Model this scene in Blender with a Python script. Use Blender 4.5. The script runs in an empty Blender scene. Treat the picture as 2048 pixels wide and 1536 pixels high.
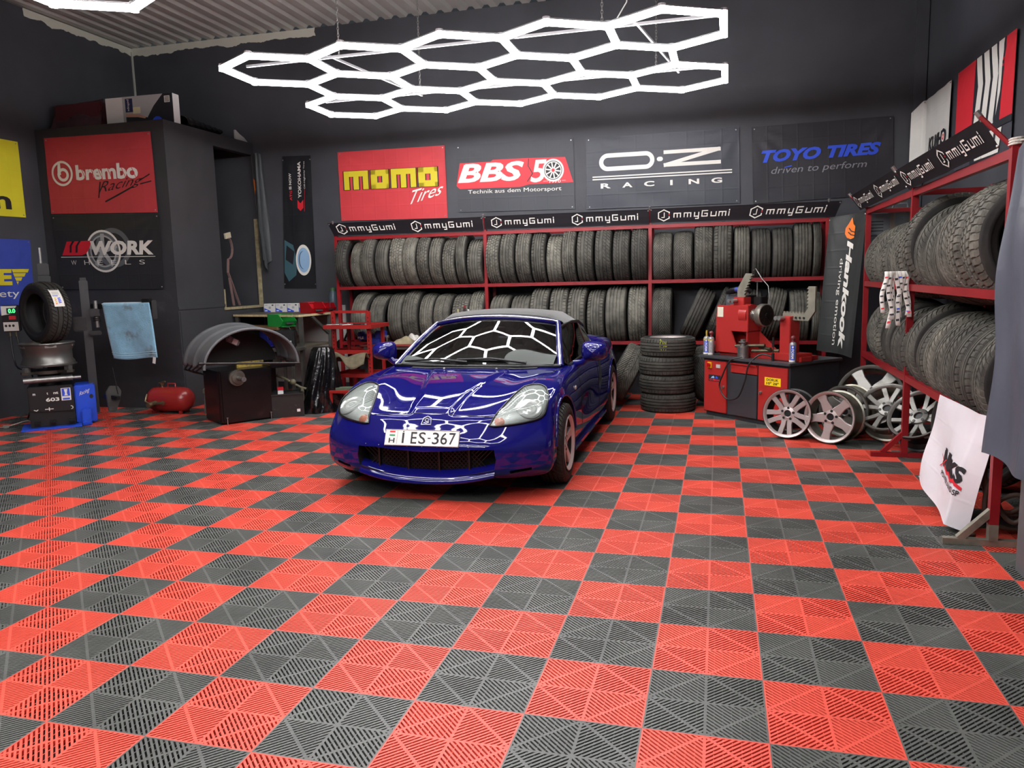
import bpy, bmesh, math, random
import numpy as np
from mathutils import Vector, Matrix, Euler
from mathutils.bvhtree import BVHTree

S = bpy.context.scene
COL = S.collection
PI = math.pi
rnd = random.Random(7)

# ------------------------------------------------------------------ camera, world, exposure
def make_camera():
    f, yaw, pitch, roll = 1563.07, -0.259148, 0.1373855, -0.0245471
    cy, sy, cp, sp, cr, sr = math.cos(yaw), math.sin(yaw), math.cos(pitch), math.sin(pitch), math.cos(roll), math.sin(roll)
    F = Vector((sy * cp, cy * cp, -sp))
    rt = Vector((cy, -sy, 0))
    up = rt.cross(F)
    R = cr * rt + sr * up
    U = -sr * rt + cr * up
    cam = bpy.data.cameras.new('camera')
    cam.sensor_width = 36
    cam.sensor_fit = 'HORIZONTAL'
    cam.lens = f * 36 / 2048
    cam.clip_start = .05
    o = bpy.data.objects.new('camera', cam)
    COL.objects.link(o)
    m = Matrix((R, U, -F)).transposed().to_4x4()
    m.translation = Vector((1.02620722, -3.21634523, 1.48569862))
    o.matrix_world = m
    S.camera = o
make_camera()

w = bpy.data.worlds.new('world')
S.world = w
w.use_nodes = True
w.node_tree.nodes['Background'].inputs[0].default_value = (.8, .9, 1, 1)
w.node_tree.nodes['Background'].inputs[1].default_value = .03
S.view_settings.view_transform = 'Standard'
S.view_settings.look = 'None'
S.view_settings.gamma = 1
S.view_settings.use_curve_mapping = False
S.view_settings.exposure = 0.35
S.cycles.max_bounces = 7
S.cycles.diffuse_bounces = 4
S.cycles.glossy_bounces = 4
S.cycles.transmission_bounces = 4
S.cycles.transparent_max_bounces = 8
S.cycles.sample_clamp_indirect = 6
S.cycles.use_denoising = True
S.cycles.caustics_reflective = False
S.cycles.caustics_refractive = False
LAMP = 26.0     # strength of the white LED tubes

# ------------------------------------------------------------------ materials
def lin(h):
    h = h.lstrip('#')
    c = [int(h[i:i + 2], 16) / 255 for i in (0, 2, 4)]
    return tuple(x / 12.92 if x <= .04045 else ((x + .055) / 1.055) ** 2.4 for x in c)

def nd(nt, t, **kw):
    n = nt.nodes.new(t)
    for k, v in kw.items():
        if k.startswith('i_'):
            n.inputs[k[2:].replace('_', ' ')].default_value = v
        else:
            setattr(n, k, v)
    return n

MATS = {}
def mat(name, col, rough=.5, metal=0., coat=0., spec=.5, emit=0., var=0., vs=6., dirt=None, ds=3., dth=.55, bump=0., bs=40., sheen=0.):
    """principled material; var = noise variation of the colour, dirt = second colour in noise patches, bump = fine noise"""
    if name in MATS:
        return MATS[name]
    if isinstance(col, str):
        col = lin(col)
    m = bpy.data.materials.new(name)
    m.use_nodes = True
    nt = m.node_tree
    b = nt.nodes['Principled BSDF']
    b.inputs['Base Color'].default_value = (*col, 1)
    b.inputs['Roughness'].default_value = rough
    b.inputs['Metallic'].default_value = metal
    b.inputs['Coat Weight'].default_value = coat
    b.inputs['Coat Roughness'].default_value = .03
    b.inputs['Specular IOR Level'].default_value = spec
    b.inputs['Sheen Weight'].default_value = sheen
    if emit:
        b.inputs['Emission Color'].default_value = (*col, 1)
        b.inputs['Emission Strength'].default_value = emit
    L = nt.links.new
    if var or dirt or bump:
        tc = nd(nt, 'ShaderNodeTexCoord')
    src = None
    if var:
        n = nd(nt, 'ShaderNodeTexNoise', i_Scale=vs, i_Detail=5.)
        L(tc.outputs['Object'], n.inputs['Vector'])
        r = nd(nt, 'ShaderNodeMapRange', i_From_Min=.3, i_From_Max=.7)
        L(n.outputs['Fac'], r.inputs['Value'])
        x = nd(nt, 'ShaderNodeMix', data_type='RGBA')
        L(r.outputs[0], x.inputs['Factor'])
        x.inputs['A'].default_value = (*[c * (1 - var) for c in col], 1)
        x.inputs['B'].default_value = (*[min(1, c * (1 + var) + .01 * var) for c in col], 1)
        src = x.outputs['Result']
    if dirt:
        if isinstance(dirt, str):
            dirt = lin(dirt)
        n = nd(nt, 'ShaderNodeTexNoise', i_Scale=ds, i_Detail=8., i_Roughness=.65)
        L(tc.outputs['Object'], n.inputs['Vector'])
        r = nd(nt, 'ShaderNodeMapRange', i_From_Min=dth, i_From_Max=dth + .18)
        L(n.outputs['Fac'], r.inputs['Value'])
        x = nd(nt, 'ShaderNodeMix', data_type='RGBA')
        L(r.outputs[0], x.inputs['Factor'])
        if src:
            L(src, x.inputs['A'])
        else:
            x.inputs['A'].default_value = (*col, 1)
        x.inputs['B'].default_value = (*dirt, 1)
        src = x.outputs['Result']
    if src:
        L(src, b.inputs['Base Color'])
    if bump:
        n = nd(nt, 'ShaderNodeTexNoise', i_Scale=bs, i_Detail=4.)
        L(tc.outputs['Object'], n.inputs['Vector'])
        bp = nd(nt, 'ShaderNodeBump', i_Strength=bump, i_Distance=.01)
        L(n.outputs['Fac'], bp.inputs['Height'])
        L(bp.outputs[0], b.inputs['Normal'])
    MATS[name] = m
    return m

def rubber(name, base, dust, smin=.35, smax=.75, scale=9.):
    """tyre rubber: how dusty a tyre is comes from the object's own colour (red channel)"""
    m = mat(name, base, rough=.72, spec=.35)
    nt = m.node_tree
    b = nt.nodes['Principled BSDF']
    L = nt.links.new
    tc = nd(nt, 'ShaderNodeTexCoord')
    oi = nd(nt, 'ShaderNodeObjectInfo')
    n = nd(nt, 'ShaderNodeTexNoise', i_Scale=scale, i_Detail=7., i_Roughness=.7)
    ad = nd(nt, 'ShaderNodeVectorMath', operation='ADD')
    mu = nd(nt, 'ShaderNodeVectorMath', operation='SCALE')
    mu.inputs['Scale'].default_value = 1.0
    L(oi.outputs['Location'], mu.inputs[0])
    L(tc.outputs['Object'], ad.inputs[0])
    L(mu.outputs[0], ad.inputs[1])
    L(ad.outputs[0], n.inputs['Vector'])
    r = nd(nt, 'ShaderNodeMapRange', i_From_Min=smin, i_From_Max=smax)
    L(n.outputs['Fac'], r.inputs['Value'])
    sx = nd(nt, 'ShaderNodeSeparateColor')
    L(oi.outputs['Color'], sx.inputs[0])
    mm = nd(nt, 'ShaderNodeMath', operation='MULTIPLY', use_clamp=True)
    ma = nd(nt, 'ShaderNodeMath', operation='ADD')
    ma.inputs[1].default_value = .35
    L(r.outputs[0], ma.inputs[0])
    L(ma.outputs[0], mm.inputs[0])
    L(sx.outputs[0], mm.inputs[1])
    x = nd(nt, 'ShaderNodeMix', data_type='RGBA')
    L(mm.outputs[0], x.inputs['Factor'])
    x.inputs['A'].default_value = (*lin(base), 1)
    x.inputs['B'].default_value = (*lin(dust), 1)
    L(x.outputs['Result'], b.inputs['Base Color'])
    return m

def glass(name, tint=.35, ior=1.7, rough=.0):
    m = bpy.data.materials.new(name)
    m.use_nodes = True
    nt = m.node_tree
    nt.nodes.remove(nt.nodes['Principled BSDF'])
    out = nt.nodes['Material Output']
    t = nd(nt, 'ShaderNodeBsdfTransparent')
    t.inputs[0].default_value = (tint, tint * 1.03, tint, 1)
    g = nd(nt, 'ShaderNodeBsdfGlossy')
    g.inputs['Roughness'].default_value = rough
    fr = nd(nt, 'ShaderNodeFresnel')
    fr.inputs[0].default_value = ior
    mx = nd(nt, 'ShaderNodeMixShader')
    nt.links.new(fr.outputs[0], mx.inputs[0])
    nt.links.new(t.outputs[0], mx.inputs[1])
    nt.links.new(g.outputs[0], mx.inputs[2])
    nt.links.new(mx.outputs[0], out.inputs[0])
    MATS[name] = m
    return m

# ------------------------------------------------------------------ mesh builder
def frame(d):
    d = Vector(d).normalized()
    a = Vector((0, 0, 1)) if abs(d.z) < .9 else Vector((1, 0, 0))
    x = a.cross(d).normalized()
    return x, d.cross(x), d

class MB:
    def __init__(s):
        s.v = []; s.f = []; s.m = []
    def add(s, vs, fs, mi=0):
        o = len(s.v)
        s.v += [tuple(p) for p in vs]
        s.f += [tuple(i + o for i in f) for f in fs]
        s.m += [mi] * len(fs)
        return s
    def box(s, c, d, rot=None, mi=0, taper=1.):
        x, y, z = d[0] / 2, d[1] / 2, d[2] / 2
        P = [Vector((i * x * (taper if k > 0 else 1), j * y * (taper if k > 0 else 1), k * z)) for k in (-1, 1) for j in (-1, 1) for i in (-1, 1)]
        if rot is not None:
            M = Euler(rot).to_matrix()
            P = [M @ p for p in P]
        P = [p + Vector(c) for p in P]
        return s.add(P, [(0, 2, 3, 1), (4, 5, 7, 6), (0, 1, 5, 4), (2, 6, 7, 3), (0, 4, 6, 2), (1, 3, 7, 5)], mi)
    def bar(s, p0, p1, w, h=None, mi=0, up=(0, 0, 1)):
        """square bar between two points"""
        h = h or w
        p0, p1 = Vector(p0), Vector(p1)
        d = (p1 - p0).normalized()
        u = Vector(up)
        if abs(d.dot(u)) > .95:
            u = Vector((0, 1, 0))
        x = d.cross(u).normalized()
        y = x.cross(d)
        P = [p + x * i * w / 2 + y * j * h / 2 for p in (p0, p1) for j in (-1, 1) for i in (-1, 1)]
        return s.add(P, [(0, 1, 3, 2), (4, 6, 7, 5), (0, 4, 5, 1), (2, 3, 7, 6), (0, 2, 6, 4), (1, 5, 7, 3)], mi)
    def cyl(s, p0, p1, r, r2=None, n=20, mi=0, caps=True):
        r2 = r if r2 is None else r2
        p0, p1 = Vector(p0), Vector(p1)
        x, y, d = frame(p1 - p0)
        P = []
        for p, q in ((p0, r), (p1, r2)):
            for i in range(n):
                a = 2 * PI * i / n
                P.append(p + x * math.cos(a) * q + y * math.sin(a) * q)
        F = [(i, (i + 1) % n, n + (i + 1) % n, n + i) for i in range(n)]
        if caps:
            F += [tuple(range(n - 1, -1, -1)), tuple(range(n, 2 * n))]
        return s.add(P, F, mi)
    def tube(s, path, r, n=8, mi=0, closed=False, caps=True):
        path = [Vector(p) for p in path]
        N = len(path)
        P = []; prev = None
        for i, p in enumerate(path):
            a = path[(i - 1) % N] if (closed or i) else p
            b = path[(i + 1) % N] if (closed or i < N - 1) else p
            d = (b - a)
            if d.length < 1e-9:
                d = Vector((0, 0, 1))
            d.normalize()
            if prev is None:
                x, y, _ = frame(d)
            else:
                x = (prev - d * prev.dot(d)).normalized()
                y = d.cross(x)
            prev = x
            rr = r[i] if isinstance(r, (list, tuple)) else r
            for k in range(n):
                t = 2 * PI * k / n
                P.append(p + x * math.cos(t) * rr + y * math.sin(t) * rr)
        F = []
        for i in range(N if closed else N - 1):
            j = (i + 1) % N
            for k in range(n):
                F.append((i * n + k, i * n + (k + 1) % n, j * n + (k + 1) % n, j * n + k))
        if caps and not closed:
            F += [tuple(range(n - 1, -1, -1)), tuple(range((N - 1) * n, N * n))]
        return s.add(P, F, mi)
    def lathe(s, prof, o=(0, 0, 0), d=(0, 0, 1), n=32, mi=0, close=False):
        """prof: (radius, height along d)"""
        x, y, d = frame(d)
        o = Vector(o)
        P = []
        for r, h in prof:
            for k in range(n):
                a = 2 * PI * k / n
                P.append(o + d * h + x * math.cos(a) * r + y * math.sin(a) * r)
        F = []
        R = len(prof)
        for i in range(R if close else R - 1):
            j = (i + 1) % R
            for k in range(n):
                F.append((i * n + k, i * n + (k + 1) % n, j * n + (k + 1) % n, j * n + k))
        return s.add(P, F, mi)
    def sphere(s, c, r, n=14, m=9, mi=0, sc=(1, 1, 1)):
        P = []; F = []
        for i in range(m + 1):
            t = PI * i / m
            for k in range(n):
                a = 2 * PI * k / n
                P.append(Vector(c) + Vector((r * sc[0] * math.sin(t) * math.cos(a), r * sc[1] * math.sin(t) * math.sin(a), r * sc[2] * math.cos(t))))
        for i in range(m):
            for k in range(n):
                F.append((i * n + k, (i + 1) * n + k, (i + 1) * n + (k + 1) % n, i * n + (k + 1) % n))
        return s.add(P, F, mi)
    def grid(s, fn, nu, nv, mi=0):
        P = [fn(i / nu, j / nv) for j in range(nv + 1) for i in range(nu + 1)]
        F = [(j * (nu + 1) + i, j * (nu + 1) + i + 1, (j + 1) * (nu + 1) + i + 1, (j + 1) * (nu + 1) + i) for j in range(nv) for i in range(nu)]
        return s.add(P, F, mi)
    def prism(s, poly, o, ux, uy, depth, mi=0):
        """flat polygon (2D points in ux, uy from o) pushed along its normal by depth"""
        o, ux, uy = Vector(o), Vector(ux), Vector(uy)
        nn = ux.cross(uy).normalized() * depth
        A = [o + ux * p[0] + uy * p[1] for p in poly]
        B = [p + nn for p in A]
        n = len(poly)
        return s.add(A + B, [tuple(range(n - 1, -1, -1)), tuple(range(n, 2 * n))] + [(i, (i + 1) % n, n + (i + 1) % n, n + i) for i in range(n)], mi)
    def mesh(s, name, mats, smooth=None, bevel=0):
        me = bpy.data.meshes.new(name)
        me.from_pydata(s.v, [], s.f)
        for x in (mats if isinstance(mats, (list, tuple)) else [mats]):
            me.materials.append(x)
        if max(s.m, default=0):
            me.polygons.foreach_set('material_index', s.m)
        bm = bmesh.new()
        bm.from_mesh(me)
        bmesh.ops.recalc_face_normals(bm, faces=bm.faces)
        if bevel:
            es = [e for e in bm.edges if len(e.link_faces) == 2 and e.calc_face_angle(0) > .5]
            bmesh.ops.bevel(bm, geom=es, offset=bevel, segments=2, affect='EDGES', clamp_overlap=True)
        bm.to_mesh(me)
        bm.free()
        if smooth is not None:
            me.polygons.foreach_set('use_smooth', [True] * len(me.polygons))
            me.set_sharp_from_angle(angle=math.radians(smooth))
        me.update()
        return me
    def build(s, name, mats, parent=None, smooth=None, bevel=0, label=None):
        o = bpy.data.objects.new(name, s.mesh(name, mats, smooth, bevel))
        COL.objects.link(o)
        if parent is not None:
            o.parent = parent
        if label:
            o['label'] = label
        return o

def thing(name, label, cat, loc=(0, 0, 0), rz=0., group=None, rot=None):
    o = bpy.data.objects.new(name, None)
    o.empty_display_size = .1
    COL.objects.link(o)
    o.location = loc
    o.rotation_euler = rot if rot is not None else (0, 0, rz)
    tag(o, label, cat, group)
    return o

def tag(o, label, cat, group=None):
    o['label'] = label
    o['category'] = cat
    if group:
        o['group'] = group
    return o

def struct(o):
    o['kind'] = 'structure'
    return o

def dup(root, label=None, group=None, loc=None, rot=None, scale=None):
    r = root.copy()
    COL.objects.link(r)
    if loc is not None: r.location = loc
    if rot is not None: r.rotation_euler = rot
    if scale is not None: r.scale = scale
    if label: r['label'] = label
    if group: r['group'] = group
    for ch in list(root.children):
        c = ch.copy()
        COL.objects.link(c)
        c.parent = r
        for g in list(ch.children):
            d = g.copy()
            COL.objects.link(d)
            d.parent = c
    return r

# ------------------------------------------------------------------ lettering
TXT = {}
def text2d(s, bold=0., shear=0., res=3):
    """triangulated outline of a word: 2D points scaled to a unit box, and faces"""
    k = (s, bold, shear)
    if k in TXT:
        return TXT[k]
    c = bpy.data.curves.new('word', 'FONT')
    c.body = s
    c.offset = bold
    c.shear = shear
    c.resolution_u = res
    o = bpy.data.objects.new('word', c)
    COL.objects.link(o)
    dg = bpy.context.evaluated_depsgraph_get()
    me = o.evaluated_get(dg).to_mesh()
    P = np.array([v.co[:2] for v in me.vertices])
    F = [tuple(p.vertices) for p in me.polygons]
    bpy.data.objects.remove(o)
    bpy.data.curves.remove(c)
    lo, hi = P.min(0), P.max(0)
    TXT[k] = ((P - lo) / (hi - lo), F)
    return TXT[k]

def in_box(P, box):
    """box = four corners bl, br, tl, tr, or u0,v0,u1,v1"""
    P = np.asarray(P)
    if len(box) == 4 and not hasattr(box[0], '__len__'):
        u0, v0, u1, v1 = box
        box = ((u0, v0), (u1, v0), (u0, v1), (u1, v1))
    bl, br, tl, tr = [np.array(b) for b in box]
    x, y = P[:, :1], P[:, 1:]
    return (bl * (1 - x) + br * x) * (1 - y) + (tl * (1 - x) + tr * x) * y

class Print:
    """flat shapes in (u,v), gathered per colour; later wrapped onto a surface"""
    def __init__(s):
        s.L = {}
    def put(s, col, P, F, layer):
        s.L.setdefault((col, layer), []).append((np.asarray(P, float), F))
        return s
    def text(s, word, box, col, layer=1, bold=0., shear=0., flip=None):
        P, F = text2d(word, bold, shear)
        if flip == 'up':       # reads bottom to top
            P = np.stack([1 - P[:, 1], P[:, 0]], 1)
        if flip == 'down':
            P = np.stack([P[:, 1], 1 - P[:, 0]], 1)
        return s.put(col, in_box(P, box), F, layer)
    def poly(s, pts, col, layer=1):
        return s.put(col, pts, [tuple(range(len(pts)))], layer)
    def ring(s, c, r0, r1, col, layer=1, n=40, asp=1., a0=0., a1=2 * PI):
        P = []; F = []
        full = abs(a1 - a0 - 2 * PI) < 1e-6
        for i in range(n + (0 if full else 1)):
            a = a0 + (a1 - a0) * i / n
            for r in (r0, r1):
                P.append((c[0] + r * math.cos(a) * asp, c[1] + r * math.sin(a)))
        m = len(P) // 2
        for i in range(n):
            j = (i + 1) % m
            F.append((2 * i, 2 * i + 1, 2 * j + 1, 2 * j))
        return s.put(col, P, F, layer)
    def stroke(s, pts, w, col, layer=1, asp=1.):
        """mitre-less line of square ended pieces; w in v units, asp = u per v"""
        for (x0, y0), (x1, y1) in zip(pts, pts[1:]):
            dx, dy = (x1 - x0) / asp, y1 - y0
            l = math.hypot(dx, dy) or 1
            dx, dy = dx / l * w / 2, dy / l * w / 2
            P = [(x0 + (-dx - dy) * asp, y0 - dy + dx), (x0 + (-dx + dy) * asp, y0 - dy - dx), (x1 + (dx + dy) * asp, y1 + dy - dx), (x1 + (dx - dy) * asp, y1 + dy + dx)]
            s.put(col, P, [(0, 1, 2, 3)], layer)
        return s
    def wrap(s, fn, parent, cols, cut=0., lift=.0035, step=.0012, name='lettering', matrix=None):
        """fn(u,v,h) -> point; cut = grid spacing in (u,v) used to subdivide so that the print follows folds"""
        for (col, layer), items in s.L.items():
            bm = bmesh.new()
            for P, F in items:
                vs = [bm.verts.new((p[0], p[1], 0)) for p in P]
                for f in F:
                    try:
                        bm.faces.new([vs[i] for i in f])
                    except ValueError:
                        pass
            if cut:
                xs = [v.co.x for v in bm.verts]; ys = [v.co.y for v in bm.verts]
                for ax, (lo, hi) in ((0, (min(xs), max(xs))), (1, (min(ys), max(ys)))):
                    t = math.ceil(lo / cut) * cut
                    while t < hi:
                        no = (1, 0, 0) if ax == 0 else (0, 1, 0)
                        bmesh.ops.bisect_plane(bm, geom=bm.verts[:] + bm.edges[:] + bm.faces[:], plane_co=tuple(t * x for x in no), plane_no=no)
                        t += cut
            for v in bm.verts:
                v.co = fn(v.co.x, v.co.y, lift + step * layer)
            me = bpy.data.meshes.new(name)
            bm.to_mesh(me)
            bm.free()
            me.materials.append(cols[col])
            o = bpy.data.objects.new(name, me)
            COL.objects.link(o)
            o.parent = parent
            if matrix is not None:
                o.matrix_local = matrix
# ------------------------------------------------------------------ ceiling lamps
XL, XR, YB, ZC = -6.95, 3.2, 6.55, 4.76
M_led = mat('led_white', (1, .98, 1.0), emit=LAMP)
M_alu = mat('aluminium', '#c9c9cc', .35, .9)
M_conn = mat('lamp_connector', '#d8d8dc', .4)
M_steel = mat('bare_steel', '#8f8f8c', .38, .85, var=.25, vs=20)

def hex_lamp(name, label, origin, tilt, yaw, hidden_rails=False):
    e = .485
    s3 = 3 ** .5
    t = thing(name, label, 'ceiling lamp', origin, rot=(tilt, 0, yaw), group='honeycomb ceiling lamps')
    V = {}; E = set()
    for row, n in ((0, 5), (1, 4), (2, 5)):
        for k in range(n):
            cx, cy = k * s3 + (s3 / 2 if row == 1 else 0), 1.5 * row
            ids = []
            for dx, dy in ((0, -1), (s3 / 2, -.5), (s3 / 2, .5), (0, 1), (-s3 / 2, .5), (-s3 / 2, -.5)):
                p = (round((cx + dx) * e, 3), round((cy + dy) * e, 3))
                V[p] = V.get(p, len(V))
                ids.append(p)
            for a, b in zip(ids, ids[1:] + ids[:1]):
                E.add((min(a, b), max(a, b)))
    for a, b in sorted(E):
        A, B = Vector((*a, 0)), Vector((*b, 0))
        d = (B - A).normalized()
        m = MB()
        x = d.cross(Vector((0, 0, 1)))
        prof = [(-.028, .014), (-.028, -.010), (-.016, -.024), (.016, -.024), (.028, -.010), (.028, .014)]  # tube section widened to stand in for the glow around it
        P = [p + x * q[0] + Vector((0, 0, q[1])) for p in (A + d * .022, B - d * .022) for q in prof]
        m.add(P, [(i, i + 1, i + 7, i + 6) for i in range(5)] + [tuple(range(6)), tuple(range(11, 5, -1))], 0)
        o = m.build('light_tube', [M_led], t)
        m2 = MB().bar(A + d * .02 + Vector((0, 0, .018)), B - d * .02 + Vector((0, 0, .02)), .056, .012)
        h = m2.build('tube_housing', [M_alu], o)
    for p in V:
        m = MB().cyl((*p, -.024), (*p, .016), .030, n=10, mi=1)
        m.cyl((*p, .016), (*p, .034), .03, n=10)
        m.build('connector', [M_conn, M_led], t)
    for y in (.02, 1.45):                 # thin carrying rails above the tubes
        MB().bar((-.35, y, .075), (4 * s3 * e + .35, y, .075), .02).build('carrying_rail', [M_alu], t)
    for x in (.45, 3.1):
        MB().bar((x, -.1, .09), (x + .25, 1.6, .09), .018).build('cross_rail', [M_alu], t)
    for x, y in ((.55, .05), (.75, 1.42), (2.85, .05), (3.15, 1.42)):
        m = MB()
        z = .08
        top = ZC - origin[2]
        k = 0
        while z < top:
            a = (k % 2) * PI / 2
            m.tube([(x + math.cos(a) * .008 * math.cos(q), y + math.sin(a) * .008 * math.cos(q), z + .019 * math.sin(q) + .012) for q in [2 * PI * i / 8 for i in range(8)]], .0028, n=4, closed=True)
            z += .028
            k += 1
        m.build('chain', [M_steel], t)
    return t
hex_lamp('honeycomb_lamp', 'white honeycomb LED lamp hanging over the blue car', (-2.737, 3.262, 3.329), -.0167, -.0136)
hex_lamp('honeycomb_lamp', 'white honeycomb LED lamp cut off at the top left of the picture', (-2.80, -.41, 3.335), 0, 0)
hex_lamp('honeycomb_lamp', 'white honeycomb LED lamp behind the camera, seen only as light', (-2.85, -4.1, 3.335), 0, 0)

m = MB().tube([(.30, 4.2, 4.76), (.26, 4.22, 4.3), (.20, 4.25, 3.9), (.05, 4.3, 3.70)], .006, 6)
tag(m.build('hanging_cable', [mat('white_cable', '#d0d0cc', .5)]), 'loose white cable end hanging from the ceiling above the lamp', 'cable')

# ------------------------------------------------------------------ room shell
def wall_mat(name, base, axis):
    """black paint; a ragged unpainted white strip is left just under the ceiling in the back left corner"""
    m = mat(name, base, .62, var=.22, vs=1.3, bump=.12, bs=25)
    nt = m.node_tree
    b = nt.nodes['Principled BSDF']
    L = nt.links.new
    src = b.inputs['Base Color'].links[0].from_socket
    tc = [n for n in nt.nodes if n.type == 'TEX_COORD'][0]
    sp = nd(nt, 'ShaderNodeSeparateXYZ')
    L(tc.outputs['Object'], sp.inputs[0])
    n = nd(nt, 'ShaderNodeTexNoise', i_Scale=5., i_Detail=6.)
    L(tc.outputs['Object'], n.inputs['Vector'])
    def M(op, a, bb):
        q = nd(nt, 'ShaderNodeMath', operation=op)
        for i, v in enumerate((a, bb)):
            if isinstance(v, (int, float)): q.inputs[i].default_value = v
            else: L(v, q.inputs[i])
        return q.outputs[0]
    nz = M('MULTIPLY', n.outputs['Fac'], .16)
    up = M('GREATER_THAN', M('ADD', sp.outputs['Z'], nz), 4.74)
    if axis == 'X':
        e = M('LESS_THAN', M('ADD', sp.outputs['X'], nz), -4.02)
    else:
        e = M('GREATER_THAN', M('ADD', sp.outputs['Y'], nz), 4.85)
    x = nd(nt, 'ShaderNodeMix', data_type='RGBA')
    L(M('MULTIPLY', up, e), x.inputs['Factor'])
    L(src, x.inputs['A'])
    x.inputs['B'].default_value = (*lin('#c9cabb'), 1)
    L(x.outputs['Result'], b.inputs['Base Color'])
    return m
WC = '#3c3e43'
M_wall = mat('black_wall_paint', WC, .6, var=.2, vs=1.5, bump=.12, bs=25)
M_wb = wall_mat('black_wall_paint_back', WC, 'X')
M_wl = wall_mat('black_wall_paint_left', WC, 'Y')
YF = -6.6
struct(MB().box(((XL + XR) / 2, YB + .35, ZC / 2), (XR - XL + .4, .7, ZC)).build('wall_back', [M_wb]))
struct(MB().box((XL - .15, (YF + YB) / 2, ZC / 2), (.3, YB - YF, ZC)).build('wall_left', [M_wl]))
struct(MB().box((XR + .1, (YB + .95) / 2, ZC / 2), (.2, YB - .95, ZC)).build('wall_right', [M_wall]))
struct(MB().box(((2.45 + XR + .2) / 2, (YF + .95) / 2, ZC / 2), (XR + .2 - 2.45, .95 - YF, ZC)).build('wall_front_right', [mat('grey_wall_paint', '#565759', .6, var=.1, vs=2, bump=.1, bs=25)]))
struct(MB().box(((XL + XR) / 2, YF - .1, ZC / 2), (XR - XL + .4, .2, ZC)).build('wall_front', [M_wall]))
m = MB()
nx = int((XR - XL + .4) / .2)
prof = []
for i in range(nx + 1):
    x = XL - .2 + i * .2
    prof += [(x, .035), (x + .03, 0), (x + .12, 0), (x + .15, .035)]
P = [(x, y, ZC + z) for y in (YF, YB) for x, z in prof]
k = len(prof)
m.add(P, [(i, i + 1, k + i + 1, k + i) for i in range(k - 1)])
struct(m.build('ceiling', [mat('corrugated_sheet', '#b9bab4', .45, .25, var=.08, vs=2)]))
m = MB().box((XL + .012, YB - .012, (4.70 + 3.0) / 2), (.02, .02, 1.72))
struct(m.build('trim_1', [mat('pale_sealant', '#b5b5ab', .7)]))
m = MB().box((XR - .07, YB - .02, ZC / 2), (.12, .04, ZC))
struct(m.build('trim_2', [M_wall]))

# ------------------------------------------------------------------ floor of slotted plastic tiles
M_tr = mat('red_tile_plastic', '#d9503f', .46, var=.10, vs=3., spec=.45)
M_tb = mat('black_tile_plastic', '#565854', .44, var=.22, vs=3., spec=.45)
M_base = mat('under_tile_shade', '#0c0b0b', .9)  # ground under the tiles, near-black to put shade into the slots
def clip_strip(o, d, hw, sq):
    """strip around line o+t*d of half width hw cut to the square sq"""
    n = (-d[1], d[0])
    P = [(sq[0], sq[1]), (sq[2], sq[1]), (sq[2], sq[3]), (sq[0], sq[3])]
    for sg in (1, -1):
        Q = []
        for (a, b) in zip(P, P[1:] + P[:1]):
            da = hw - sg * ((a[0] - o[0]) * n[0] + (a[1] - o[1]) * n[1])
            db = hw - sg * ((b[0] - o[0]) * n[0] + (b[1] - o[1]) * n[1])
            if da >= 0: Q.append(a)
            if da * db < 0:
                t = da / (da - db)
                Q.append((a[0] + (b[0] - a[0]) * t, a[1] + (b[1] - a[1]) * t))
        P = Q
        if len(P) < 3: return None
    return P
def tile(m, cx, cy, mi):
    z = 0
    def slab(poly, top, bot, sides=True):
        n = len(poly)
        A = [(x, y, top) for x, y in poly]
        if not sides:
            m.add(A, [tuple(range(n))], mi); return
        B = [(x, y, bot) for x, y in poly]
        m.add(A + B, [tuple(range(n))] + [(i, n + i, n + (i + 1) % n, (i + 1) % n) for i in range(n)], mi)
    g, h = .2 - .00005, .0055
    for s in (-1, 1):
        slab([(cx - g, cy + s * g - h / 2 - s * h / 2), (cx + g, cy + s * g - h / 2 - s * h / 2), (cx + g, cy + s * g + h / 2 - s * h / 2), (cx - g, cy + s * g + h / 2 - s * h / 2)], .0004, -.020)
        slab([(cx + s * g - h / 2 - s * h / 2, cy - g), (cx + s * g + h / 2 - s * h / 2, cy - g), (cx + s * g + h / 2 - s * h / 2, cy + g), (cx + s * g - h / 2 - s * h / 2, cy + g)], .0008, -.020)
    w = .005
    slab([(cx - g, cy - w), (cx + g, cy - w), (cx + g, cy + w), (cx - g, cy + w)], -.0002, -.020)
    slab([(cx - w, cy - g), (cx + w, cy - g), (cx + w, cy + g), (cx - w, cy + g)], -.0002, -.020)
    q = math.sqrt(.5)
    for sx in (-1, 1):
        for sy in (-1, 1):
            sq = (cx + min(0, sx) * g, cy + min(0, sy) * g, cx + max(0, sx) * g, cy + max(0, sy) * g)
            d = (sx * q, sy * q)
            mid = (cx + sx * g / 2, cy + sy * g / 2)
            p = .0146
            for k in range(-10, 11):
                o = (mid[0] - d[1] * k * p, mid[1] + d[0] * k * p)
                P = clip_strip(o, d, .0040, sq)
                if P: slab(P, 0, -.020)
            dn = (-d[1], d[0])
            P = clip_strip(mid, dn, .0055, sq)
            if P: slab(P, -.0004, -.020)
            for k in range(1, 7):
                P = clip_strip((cx + sx * k * .0286, cy), (0, 1), .0016, sq)
                if P: slab(P, -.0025, 0, False)
m = MB()
for i in (0, 1):
    for j in (0, 1):
        tile(m, .2 + .4 * i, .2 + .4 * j, 0 if (i + j) % 2 else 1)
m.add([(0, 0, -.0205), (.8, 0, -.0205), (.8, .8, -.0205), (0, .8, -.0205)], [(0, 1, 2, 3)], 2)
fl = m.build('floor', [M_tr, M_tb, M_base])
fl.location = (-7.2, -6.4, 0)
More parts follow.
